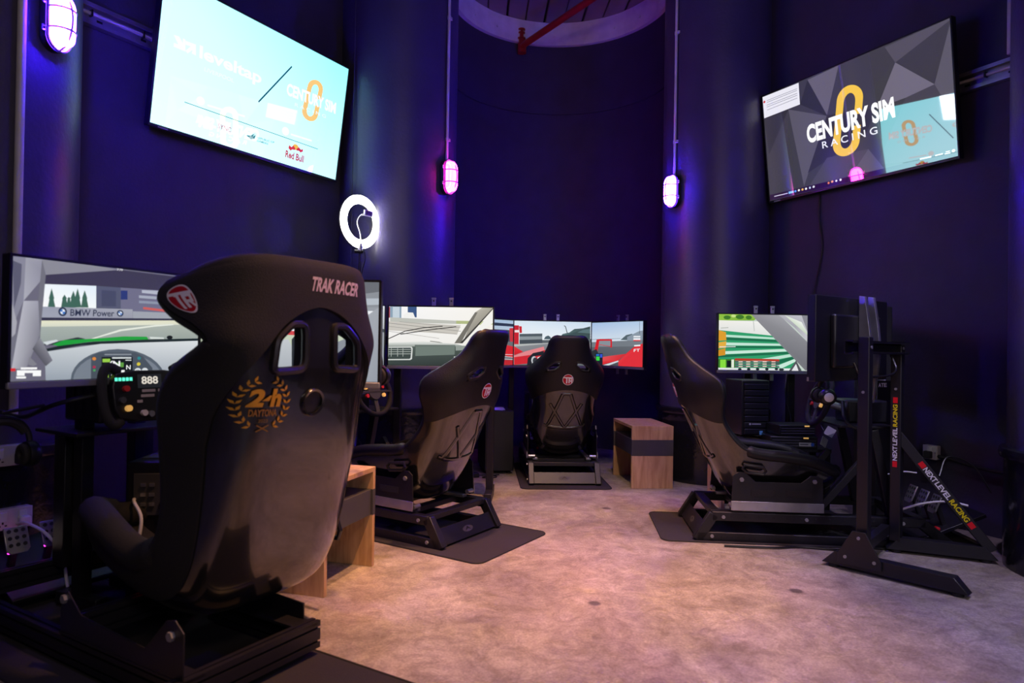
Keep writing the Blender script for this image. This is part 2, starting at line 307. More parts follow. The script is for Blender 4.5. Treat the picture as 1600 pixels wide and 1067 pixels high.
# flat pictures on the screens: polygons, lines, ellipses and words in screen coordinates
ART = {
'tv_pale':[('l','0c4f66',0.012,[(0.644,0.206),(0.483,0.589)]),('l','5aa0a4',0.006,[(0.134,0.788),(0.86,0.786)]),('p','ffffff',[(0.06,0.367),(0.083,0.363),(0.101,0.394),(0.099,0.364),(0.11,0.364),(0.116,0.445),(0.065,0.445),(0.064,0.419),(0.083,0.418)]),('p','ffffff',[(0.111,0.372),(0.157,0.367),(0.162,0.442),(0.143,0.439),(0.145,0.413),(0.126,0.451),(0.115,0.439),(0.135,0.395),(0.113,0.398)]),('t','leveltap','ffffff',(0.174,0.358),(0.484,0.357),(0.178,0.473)),('t','LIVERPOOL','f8feff',(0.206,0.494),(0.349,0.492),(0.205,0.523)),('c','fccd7c',[(0.755,0.225),(0.852,0.215),(0.83,0.58),(0.728,0.579)]),('t','CENTURY SIM','ffffff',(0.628,0.347),(0.945,0.333),(0.631,0.447)),('t','R A C I N G','f4ffff',(0.686,0.478),(0.887,0.472),(0.686,0.507)),('e','ffffff',(0.204,0.74),(0.019,0.03)),('l','ffffff',0.014,[(0.236,0.753),(0.421,0.736)]),('e','ffffff',(0.65,0.735),(0.021,0.034)),('l','ffffff',0.014,[(0.683,0.744),(0.814,0.735)]),('p','ffffff',[(0.191,0.907),(0.2,0.838),(0.212,0.844),(0.228,0.901),(0.211,0.897)]),('l','ffffff',0.02,[(0.231,0.886),(0.287,0.891)]),('t','SYNC.','b81c4c',(0.295,0.854),(0.367,0.855),(0.294,0.891)),('p','127c88',[(0.439,0.873),(0.46,0.864),(0.483,0.839),(0.472,0.868),(0.488,0.846),(0.484,0.88),(0.464,0.893),(0.451,0.882)]),('t','REPUBLIC OF','2b8a94',(0.498,0.855),(0.594,0.848),(0.497,0.871)),('t','GAMERS','2b8a94',(0.498,0.877),(0.56,0.876),(0.497,0.893)),('e','f5c040',(0.72,0.834),(0.018,0.024)),('p','d8283c',[(0.68,0.835),(0.695,0.846),(0.706,0.826),(0.719,0.847),(0.716,0.86),(0.7,0.863),(0.693,0.877),(0.678,0.863)]),('p','d8283c',[(0.766,0.829),(0.753,0.841),(0.74,0.825),(0.726,0.847),(0.729,0.86),(0.742,0.855),(0.753,0.865),(0.767,0.849)]),('t','Red Bull','c41f45',(0.664,0.884),(0.777,0.882),(0.665,0.943))],
'tv_dark':[('p','3f3c46',[(0,0),(0.295,0.007),(0.392,0.379),(0.164,0.207),(-0.005,0.198)]),('p','666070',[(0.294,0.015),(0.474,0.003),(0.392,0.379)]),('p','3f3c46',[(0.474,0.003),(0.712,0.013),(0.756,0.162),(0.583,0.347),(0.392,0.379)]),('p','544f5c',[(0.712,0.013),(1,-0.002),(0.999,0.018),(0.756,0.162)]),('p','3d3a43',[(0.756,0.162),(0.999,0.015),(0.921,0.431)]),('p','706a7b',[(0.756,0.162),(0.921,0.431),(0.793,0.458),(0.656,0.464)]),('p','5b5764',[(0.998,0.044),(0.921,0.431),(0.997,0.732)]),('p','47434e',[(0.921,0.431),(0.997,0.732),(1,0.995),(0.637,0.917),(0.793,0.458)]),('p','5b5764',[(0.164,0.207),(0.392,0.387),(0.228,0.941)]),('p','35323a',[(-0.005,0.198),(0.164,0.207),(0.017,0.556)]),('p','423e48',[(0.164,0.207),(0.123,0.797),(0.002,0.951),(0.017,0.556)]),('p','333038',[(0.392,0.379),(0.656,0.464),(0.59,0.647),(0.257,0.831)]),('p','4c4854',[(0.376,0.744),(0.6,0.769),(0.496,0.956),(0.251,0.966)]),('p','5b5764',[(0.6,0.769),(0.496,0.956),(0.673,0.962)]),('p','302e35',[(0.392,0.387),(0.294,0.015),(0.238,0.201)]),('p','eceaf4',[(0,0),(0.239,0.007),(0.238,0.201),(0.001,0.203)]),('l','777788',0.004,[(0.027,0.048),(0.227,0.053)]),('l','777788',0.004,[(0.026,0.065),(0.226,0.068)]),('l','777788',0.004,[(0.024,0.09),(0.226,0.094)]),('l','777788',0.004,[(0.024,0.108),(0.226,0.111)]),('l','777788',0.004,[(0.025,0.137),(0.224,0.136)]),('e','d03030',(0.01,0.051),(0.007,0.011)),('c','f6c845',[(0.464,0.175),(0.601,0.23),(0.548,0.789),(0.402,0.758)]),('t','CENTURY SIM','ffffff',(0.265,0.406),(0.737,0.414),(0.269,0.574)),('t','R A C I N G','f4f4f8',(0.352,0.594),(0.65,0.606),(0.354,0.655)),('p','2a1234',[(0.001,0.942),(1.001,0.965),(1,1.002),(-0,0.996)]),('l','cfc8e0',0.008,[(0.031,0.966),(0.122,0.967)]),('l','80c8ff',0.02,[(0.128,0.965),(0.161,0.966)]),('e','60a0ff',(0.172,0.966),(0.007,0.01)),('e','f0f0f0',(0.194,0.965),(0.007,0.01)),('e','f0c060',(0.217,0.966),(0.007,0.01)),('e','f0f0f0',(0.239,0.967),(0.007,0.01)),('e','c0d0f0',(0.263,0.967),(0.006,0.01)),('e','e0e0f0',(0.286,0.966),(0.007,0.01)),('e','e08040',(0.375,0.965),(0.006,0.01)),('e','f0a070',(0.396,0.961),(0.007,0.01)),('e','f0f0f0',(0.419,0.963),(0.006,0.009)),('e','f0f0f0',(0.443,0.963),(0.006,0.01)),('l','f0f0f0',0.012,[(0.839,0.955),(0.889,0.958)]),('l','f0f0f0',0.01,[(0.905,0.957),(0.938,0.957)]),('l','f0f0f0',0.008,[(0.95,0.95),(0.967,0.95)]),('l','f0f0f0',0.008,[(0.945,0.963),(0.969,0.964)]),('e','ffffff',(0.982,0.954),(0.007,0.011))],
'bmw':[('p','6d6b7c',[(-0.003,-0.01),(1.008,-0.018),(1.023,1.087),(-0.002,1.003)]),('p','8e8e98',[(0.125,-0.008),(0.357,-0.018),(0.509,0.011),(0.143,0.124)]),('p','3f3b50',[(0.143,0.124),(0.509,0.011),(0.995,0.014),(0.998,0.172),(0.758,0.163),(0.14,0.201)]),('p',['f4fbff','e8f4ff','f8fdff','ffffff'],[(0.14,0.201),(0.386,0.177),(0.388,0.377),(0.128,0.397)]),('p','41695a',[(0.155,0.394),(0.162,0.321),(0.159,0.318),(0.171,0.231),(0.184,0.315),(0.181,0.321),(0.19,0.39)]),('p','41695a',[(0.216,0.387),(0.222,0.313),(0.22,0.31),(0.231,0.276),(0.243,0.307),(0.24,0.314),(0.249,0.384)]),('p','41695a',[(0.242,0.384),(0.246,0.31),(0.245,0.307),(0.252,0.293),(0.26,0.305),(0.258,0.312),(0.264,0.382)]),('p','41695a',[(0.256,0.383),(0.263,0.308),(0.26,0.305),(0.273,0.237),(0.286,0.301),(0.284,0.308),(0.293,0.379)]),('p','41695a',[(0.276,0.38),(0.284,0.305),(0.281,0.302),(0.293,0.212),(0.307,0.299),(0.304,0.306),(0.314,0.376)]),('p','41695a',[(0.311,0.377),(0.318,0.3),(0.316,0.297),(0.328,0.224),(0.342,0.294),(0.34,0.301),(0.349,0.373)]),('p','565a72',[(0.386,0.177),(0.516,0.172),(0.519,0.366),(0.388,0.377)]),('p','71708a',[(0.516,0.172),(0.758,0.163),(0.999,0.252),(1.001,0.44),(0.519,0.372)]),('p','2c3a78',[(0.517,0.199),(0.554,0.195),(0.555,0.277),(0.518,0.282)]),('p','484c66',[(0.414,0.211),(0.491,0.208),(0.492,0.348),(0.416,0.353)]),('p','b8bccc',[(0.636,0.177),(0.758,0.168),(0.776,0.207),(0.637,0.204)]),('p','a9aebf',[(0.62,0.229),(0.782,0.225),(0.792,0.254),(0.62,0.254)]),('p','9098ac',[(0.621,0.279),(0.795,0.276),(0.802,0.298),(0.621,0.303)]),('p','d0605a',[(0.646,0.336),(0.799,0.348),(0.809,0.373),(0.646,0.358)]),('p',['9ea2b2','a6a8b4','9c9eac','a4a8b8'],[(0.127,0.389),(0.585,0.365),(0.586,0.449),(0.128,0.481)]),('p','a2a6b0',[(0.586,0.383),(1,0.371),(1.001,0.434),(0.587,0.453)]),('t','BMW Power','28304a',(0.261,0.397),(0.484,0.384),(0.26,0.455)),('e','23304c',(0.224,0.422),(0.02,0.038)),('e','e8eef8',(0.224,0.422),(0.012,0.023)),('p','3a78c8',[(0.224,0.422),(0.223,0.399),(0.213,0.409),(0.211,0.423)]),('p','3a78c8',[(0.224,0.422),(0.224,0.445),(0.235,0.436),(0.236,0.421)]),('e','23304c',(0.516,0.409),(0.018,0.03)),('e','e8eef8',(0.516,0.409),(0.011,0.018)),('p','3a78c8',[(0.516,0.409),(0.516,0.391),(0.507,0.399),(0.506,0.41)]),('p','3a78c8',[(0.516,0.409),(0.516,0.427),(0.526,0.419),(0.527,0.408)]),('p','34344a',[(0.126,0.479),(0.834,0.432),(0.84,0.451),(0.126,0.505)]),('p',['ecebcf','e6e6c8','dfe2cf','d8dccb'],[(0.126,0.505),(1.001,0.438),(1.015,0.485),(0.125,0.561)]),('p',['aab4ae','b2bab0','9aa59e','98a29e'],[(0.125,0.556),(1.015,0.479),(1.017,0.648),(0.124,0.707)]),('p','e9eee2',[(0.365,0.646),(0.516,0.557),(0.715,0.505),(0.835,0.486),(0.835,0.497),(0.715,0.52),(0.527,0.571),(0.384,0.645)]),('p','2e343c',[(0.124,0.707),(0.298,0.636),(0.336,0.648),(0.189,0.705)]),('p','d6dde0',[(0.137,0.682),(0.198,0.66),(0.207,0.672),(0.154,0.706)]),('p','1fa23c',[(0.18,0.702),(0.233,0.663),(0.375,0.647),(0.538,0.62),(0.67,0.618),(0.682,0.644),(0.375,0.671),(0.207,0.713)]),('p','1d2a2c',[(0.133,0.746),(0.207,0.713),(0.375,0.672),(0.682,0.644),(1.017,0.624),(1.017,0.652),(0.604,0.675),(0.317,0.706),(0.146,0.762)]),('p','d8e0da',[(0.687,0.618),(0.775,0.622),(0.776,0.637),(0.693,0.639)]),('e','14181c',(0.812,0.62),(0.019,0.019)),('p',['c3cad0','d2d9dc','dfe4e6','a4adb8','9aa4b0'],[(0.146,0.762),(0.415,0.692),(1.017,0.648),(1.023,1.047),(0.153,1.002)]),('p','5a6470',[(0.269,1.009),(0.269,1.001),(0.273,0.95),(0.286,0.901),(0.306,0.857),(0.335,0.817),(0.37,0.784),(0.412,0.759),(0.458,0.743),(0.508,0.737),(0.558,0.742),(0.609,0.758),(0.656,0.785),(0.699,0.821),(0.735,0.866),(0.763,0.918),(0.78,0.974),(0.787,1.033)]),('p','7a838f',[(0.281,1.01),(0.281,1.005),(0.285,0.959),(0.297,0.915),(0.317,0.875),(0.344,0.839),(0.378,0.81),(0.417,0.788),(0.461,0.774),(0.508,0.769),(0.556,0.774),(0.604,0.789),(0.649,0.813),(0.689,0.846),(0.723,0.886),(0.749,0.933),(0.765,0.983),(0.771,1.036)]),('p','4b545f',[(0.369,1.007),(0.367,0.803),(0.406,0.769),(0.605,0.769),(0.65,0.805),(0.708,0.917),(0.71,1.028)]),('p','11161a',[(0.421,0.809),(0.591,0.81),(0.593,1.007),(0.423,0.997)]),('p','9ad04a',[(0.426,0.825),(0.467,0.825),(0.467,0.856),(0.427,0.856)]),('p','a8d84e',[(0.428,0.945),(0.46,0.947),(0.461,0.995),(0.428,0.994)]),('p','60a040',[(0.498,0.861),(0.541,0.861),(0.541,0.904),(0.499,0.903)]),('p','5a9440',[(0.558,0.947),(0.585,0.949),(0.585,0.97),(0.558,0.969)]),('t','(N','ffffff',(0.463,0.844),(0.521,0.845),(0.464,0.917)),('t','N','ffffff',(0.556,0.885),(0.58,0.886),(0.556,0.926)),('l','ffffff',0.02,[(0.495,0.939),(0.512,0.94)]),('l','ffffff',0.02,[(0.529,0.941),(0.547,0.942)]),('l','ffffff',0.018,[(0.474,0.979),(0.505,0.98)]),('l','ffffff',0.018,[(0.519,0.981),(0.547,0.983)]),('l','e0e8e8',0.012,[(0.477,0.818),(0.583,0.819)]),('l','e0e8e8',0.008,[(0.551,0.84),(0.584,0.841)]),('e','e08a3a',(0.383,0.824),(0.01,0.015)),('e','b03050',(0.384,0.897),(0.008,0.012)),('e','50a060',(0.385,0.926),(0.007,0.011)),('e','2a8a90',(0.628,0.823),(0.01,0.015)),('e','d8c840',(0.626,0.878),(0.011,0.016)),('e','dfe4e8',(0.622,0.947),(0.02,0.032)),('e','dfe4e8',(0.663,0.948),(0.02,0.033)),('t','EB','667078',(0.613,0.932),(0.631,0.932),(0.614,0.961)),('l','8b939c',0.012,[(0.436,0.787),(0.583,0.787)]),('p','8a8a9a',[(-0.001,0.005),(0.054,-0.004),(0.049,0.351),(0.003,0.571)]),('p','5d5d70',[(-0.001,0.036),(0.038,0.058),(0.036,0.213),(0.01,0.417)]),('p','aaaab4',[(0.001,0.372),(0.023,0.524),(0.016,0.647),(0.003,0.648)]),('p','747482',[(0.003,0.648),(0.032,0.585),(0.014,0.832),(0,0.893)]),('p',['a2a2ae','9a9aa8','8e8e9e','b0b0bc'],[(0.054,-0.004),(0.125,-0.008),(0.143,0.124),(0.049,0.351)]),('p',['b9b9c4','9c9caa','83838f','8c8c98','b8b8c2'],[(0.049,0.351),(0.124,0.342),(0.122,0.627),(0.064,0.91),(0.005,0.893)]),('p','74747f',[(0.125,0),(0.143,0.124),(0.123,0.643),(0.112,0.343)]),('p',['8e8e98','7d7d88','585862'],[(0.123,0.643),(0.182,0.834),(0.152,0.882),(0.091,0.739)]),('p','84848e',[(0.079,0.801),(0.113,0.865),(0.096,0.88),(0.071,0.864)]),('p','d83038',[(0,0.893),(0.021,0.893),(0.021,0.918),(0.001,0.917)]),('l','ffffff',0.016,[(0.043,0.896),(0.113,0.898)]),('l','ffffff',0.022,[(0.027,0.921),(0.131,0.926)]),('l','ffffff',0.022,[(0.027,0.943),(0.06,0.945)]),('l','ffffff',0.03,[(0.095,0.946),(0.131,0.948)]),('l','ffffff',0.016,[(0.025,0.968),(0.066,0.97)]),('t','7:79','ffffff',(0.493,-0.001),(0.524,-0.002),(0.494,0.02))],
'bmw_side':[('p','8f949c',[(-0.011,-0.006),(1.007,-0.007),(1.009,0.25),(-0.008,0.278)]),('p','6c7078',[(0.597,-0.009),(1.007,-0),(1.008,0.096),(0.599,0.197)]),('p','b8c0ca',[(-0.009,0.214),(1.008,0.161),(1.009,0.225),(-0.008,0.304)]),('p','f6faff',[(-0.008,0.304),(1.009,0.289),(1.011,0.571),(-0.004,0.601)]),('p','4a5a50',[(0.816,0.384),(1.01,0.34),(1.011,0.475),(0.817,0.513)]),('p','c9d4bc',[(-0.005,0.537),(1.011,0.481),(1.013,0.763),(-0.002,0.794)]),('p','d84a50',[(0.421,0.492),(0.566,0.507),(0.559,0.546),(0.422,0.537)]),('p','30343c',[(0.563,0.263),(0.636,0.299),(0.458,0.523),(0.428,0.472)]),('p',['b9bfc6','c8cdd2','a2a9b2','9aa2ac'],[(-0.004,0.633),(0.494,0.586),(0.606,1.032),(0.001,1.051)]),('p','30353c',[(0.512,0.586),(0.586,0.429),(0.602,0.519),(0.569,0.841),(0.515,0.875)]),('p',['b0b4bc','a6abb4','989ea8','a4aab4'],[(0.924,0.349),(1.009,0.25),(1.014,1.019),(0.893,1.023),(0.896,0.478)]),('p','8e949e',[(0.675,0.677),(0.896,0.51),(0.893,1.023),(0.606,1.032)])],
'van':[('p',['fdfdfd','fbf8f0','f2efe6','efece4'],[(-0.003,-0.008),(1.001,-0.014),(1.013,0.994),(-0,1.021)]),('p','8fa6b8',[(0.009,0.001),(0.119,-0.001),(0.12,0.195),(0.01,0.192)]),('p','c8d6e0',[(0.035,0.007),(0.101,0.005),(0.103,0.19),(0.036,0.191)]),('p','3e5a86',[(0.18,-0.003),(0.266,-0.004),(0.268,0.18),(0.181,0.182)]),('p','b04050',[(-0.003,0.008),(0.009,0.007),(0.01,0.192),(-0.002,0.192)]),('p','c2c4bb',[(0.01,0.186),(0.692,0.231),(0.692,0.283),(0.011,0.269)]),('p','f6f6f2',[(0.137,0.143),(0.18,0.096),(0.233,0.101),(0.251,0.18),(0.146,0.195)]),('p','b5bf88',[(0.649,0.226),(0.795,0.228),(0.795,0.28),(0.649,0.278)]),('p','c6cf96',[(0.863,0.233),(1,0.223),(1.001,0.284),(0.856,0.294)]),('p','cfcbc2',[(-0.002,0.254),(0.693,0.304),(0.66,0.458),(-0.001,0.408)]),('l','8e8c86',0.008,[(-0.001,0.284),(0.694,0.405)]),('l','a09e98',0.008,[(-0.001,0.34),(0.66,0.458)]),('l','989690',0.006,[(0.103,0.257),(0.693,0.344)]),('l','a8a6a0',0.007,[(-0.001,0.423),(0.488,0.533)]),('l','8a8c84',0.014,[(0.401,0.582),(0.488,0.598),(0.558,0.633)]),('l','22221f',0.014,[(-0.07,0.552),(0.157,0.419),(0.33,0.356),(0.52,0.324)]),('l','22221f',0.014,[(0.113,0.473),(0.382,0.392),(0.65,0.33)]),('p',['dfe3de','e6e8e2','d0d5d0','8d968f','939c95'],[(-0.087,0.62),(0.332,0.59),(0.644,0.621),(0.748,0.664),(-0.087,0.689)]),('p',['6d7a72','5d6a64','4a5650','3e4a46'],[(0.254,0.648),(0.644,0.643),(0.646,0.806),(0.256,0.849)]),('p',['59665f','4e5a55','2f3936','38423f'],[(-0.002,0.686),(0.748,0.664),(0.631,1),(-0,1.012)]),('p','728078',[(0.263,0.678),(0.641,0.649),(0.639,0.806),(0.261,0.839)]),('p','d8dcd8',[(-0.087,0.689),(0.225,0.68),(0.235,0.71),(0.23,0.89),(0.213,0.909),(-0.085,0.918)]),('p','3f4a47',[(-0.078,0.707),(0.214,0.698),(0.222,0.723),(0.216,0.872),(0.205,0.89),(-0.077,0.899)]),('l','b8c0ba',0.009,[(-0.077,0.738),(0.218,0.729)]),('l','b8c0ba',0.009,[(-0.077,0.775),(0.218,0.766)]),('l','b8c0ba',0.009,[(-0.077,0.812),(0.219,0.803)]),('l','b8c0ba',0.009,[(-0.025,0.712),(-0.024,0.857)]),('l','b8c0ba',0.009,[(0.028,0.71),(0.028,0.856)]),('l','b8c0ba',0.009,[(0.089,0.708),(0.09,0.854)]),('l','b8c0ba',0.009,[(0.141,0.707),(0.142,0.852)]),('p','96a09a',[(0.648,0.652),(0.739,0.649),(0.723,0.726),(0.649,0.735)]),('p','e8ebe8',[(0.632,0.837),(0.698,0.835),(0.691,0.958),(0.634,0.969)]),('p',['b8b4a8','c4c0b4','aaa698','8e8a80'],[(0.828,0.081),(0.895,-0.006),(1.001,-0.008),(0.713,0.61)]),('p','77756c',[(0.635,0.612),(0.828,0.081),(0.853,0.08),(0.696,0.61)]),('p','3a3a36',[(0.687,0.611),(0.713,0.61),(1.001,0.022),(1.001,-0.008)]),('p','f7f7f2',[(0.764,0.541),(0.948,0.154),(1.002,0.077),(1.004,0.26),(0.798,0.494)])],
'van_mid':[('p',['eef1f4','e2e6ea','a8adb4','b0b5bc'],[(0,0),(1.03,-0.002),(1.03,0.446),(0,0.435)]),('p','9aa0a8',[(0,0.435),(1.03,0.446),(1.03,1.102),(0,1.009)]),('p','404850',[(0,0.261),(1.03,0.391),(1.03,0.446),(0,0.348)])],
'red_left':[('p',['9ab4d8','a8c0dc','ccd8e4','c0d0e0'],[(-0.031,-0.005),(1.041,-0.011),(1.041,0.478),(-0.031,0.468)]),('p','26324a',[(0.396,0.062),(1.041,0.076),(1.041,0.137),(0.396,0.131)]),('p','3c4450',[(0.396,0.211),(0.959,0.218),(0.959,0.564),(0.396,0.552)]),('p','c8343c',[(0.903,0.176),(1.041,0.164),(1.041,0.478),(0.919,0.477)]),('p','6a6e74',[(-0.031,0.468),(1.041,0.478),(1.041,1.028),(-0.031,0.997)]),('p','d8242c',[(0.723,0.525),(1.041,0.587),(1.041,0.849),(0.762,0.77)]),('p','2a2c32',[(0.396,0.432),(0.8,0.412),(0.824,0.688),(0.396,0.692)]),('l','e8e8f0',0.01,[(0.431,0.746),(0.983,0.772)]),('l','e8e8f0',0.01,[(0.431,0.795),(0.983,0.824)]),('l','e8e8f0',0.01,[(0.431,0.843),(0.983,0.876)]),('l','e8e8f0',0.01,[(0.431,0.891),(0.983,0.929)]),('p','c02830',[(0.396,0.873),(1.041,0.893),(1.041,1.028),(0.396,0.993)])],
'red_mid':[('p',['dbeaf6','cfe2f2','f2f8fb','f4f9fc'],[(-0.001,-0.002),(0.999,-0.003),(1.004,0.507),(0.001,0.532)]),('p','4c6068',[(0.384,0.409),(0.404,0.348),(0.44,0.321),(0.47,0.355),(0.481,0.407)]),('p',['42585a','4e646a','56706e','3e5252'],[(0.583,0.387),(0.626,0.281),(0.716,0.243),(0.78,0.162),(0.896,0.141),(0.99,0.094),(0.993,0.437),(0.583,0.413)]),('p','5c7678',[(0.819,0.24),(0.897,0.176),(0.99,0.155),(0.991,0.256)]),('l','3c464c',0.018,[(0.645,0.088),(0.664,0.113),(0.69,0.27)]),('p','505c62',[(0.068,0.297),(0.363,0.28),(0.363,0.349),(0.068,0.358)]),('p','8e989c',[(0.068,0.358),(0.363,0.341),(0.364,0.427),(0.068,0.435)]),('p','454f55',[(0.068,0.435),(0.364,0.41),(0.364,0.523),(0.069,0.539)]),('p','5c6468',[(0.364,0.427),(1.003,0.384),(1.004,0.507),(0.364,0.523)]),('p',['8f9296','7f8286','606468','6a6e72'],[(0.001,0.532),(1.003,0.463),(1.008,1.011),(0.003,1.025)]),('p','b8bcba',[(0.001,0.532),(0.64,0.472),(0.001,0.588)]),('p','c9202a',[(-0.001,0.106),(0.059,0.104),(0.061,0.531),(0.001,0.532)]),('p','f0e8e8',[(0.005,0.213),(0.06,0.211),(0.06,0.263),(0.005,0.265)]),('p','c9202a',[(0.06,0.125),(0.095,0.124),(0.1,0.27),(0.07,0.28)]),('p',['e8323a','e02028','c81820'],[(0.001,0.575),(0.12,0.702),(0.002,0.783)]),('p','e8888c',[(0.002,0.791),(0.158,0.684),(0.385,0.575),(0.398,0.67),(0.108,0.824),(0.003,0.869)]),('p','d42a32',[(0.002,0.826),(0.209,0.77),(0.398,0.653),(0.463,0.774),(0.235,0.952),(0.003,1.025)]),('p','22252a',[(0.172,1.023),(0.179,0.844),(0.246,0.726),(0.386,0.671),(0.386,0.766),(0.259,0.799),(0.223,1.022)]),('e','c8ccd0',(0.26,0.886),(0.035,0.088)),('e','34383e',(0.275,0.899),(0.031,0.074)),('p','e6e9ea',[(0.305,0.82),(0.386,0.775),(0.387,0.95),(0.311,0.96)])],
'red_right':[('p',['a8c4e8','b4cdea','dde8f0','d4e2ee'],[(0,-0.015),(1.004,-0.015),(1.009,0.461),(0.001,0.463)]),('p','55666e',[(0.592,0.41),(0.699,0.299),(0.81,0.271),(0.818,0.419)]),('p','8c9aa8',[(0.717,0.342),(0.939,0.211),(1.006,0.204),(1.009,0.461),(0.718,0.462)]),('l','8a98a8',0.012,[(0.001,0.399),(0.592,0.376)]),('p','767e86',[(0.001,0.463),(1.008,0.411),(1.01,0.569),(0.002,0.591)]),('p',['5e646c','666c74','4a4e56','4e525a'],[(0.002,0.582),(1.01,0.544),(1.015,1.025),(0.003,1.033)]),('p','d8222c',[(0.094,0.581),(0.121,0.4),(0.18,0.391),(0.431,0.392),(0.432,0.586),(0.402,0.586),(0.401,0.427),(0.18,0.431),(0.161,0.562),(0.142,0.689),(0.062,0.691)]),('p','8a949c',[(0.18,0.431),(0.401,0.427),(0.402,0.56),(0.172,0.553)]),('l','d8222c',0.012,[(0.18,0.517),(0.402,0.56)]),('p',['ea6468','e8565c','d82a32','e03038'],[(0.003,0.867),(0.373,0.782),(0.702,0.72),(0.559,0.876),(0.221,1.012),(0.003,1.024)]),('p',['e83a42','e02a32','e02028','e4303a'],[(0.559,0.898),(0.719,0.698),(0.84,0.567),(1.009,0.486),(1.014,1.012),(0.56,1.021)]),('p','2e3238',[(0.002,0.692),(0.122,0.622),(0.181,0.779),(0.002,0.83)]),('p','d4dce4',[(0.26,1.001),(0.559,0.876),(0.56,0.907),(0.375,1.013)]),('p','1c2430',[(0.102,0.726),(0.251,0.723),(0.252,1.001),(0.103,1.009)]),('p','3ad84a',[(0.118,0.803),(0.189,0.801),(0.189,0.896),(0.119,0.899)]),('p','3858d8',[(0.197,0.742),(0.243,0.741),(0.244,0.822),(0.197,0.823)]),('p','2a70c8',[(0.118,0.744),(0.181,0.742),(0.181,0.788),(0.118,0.79)]),('l','f0f4f8',0.03,[(0.832,0.335),(0.954,0.336)]),('p','f0f4f8',[(0.832,0.369),(0.954,0.369),(0.955,0.411),(0.832,0.411)]),('p','e02028',[(0.832,0.411),(0.955,0.411),(0.955,0.436),(0.832,0.436)]),('l','f0f4f8',0.03,[(0.847,0.538),(0.956,0.528)]),('t','FT','f0f4f8',(0.841,0.61),(0.95,0.6),(0.841,0.673)),('l','101820',0.008,[(0.937,0.003),(0.94,0.273)])],
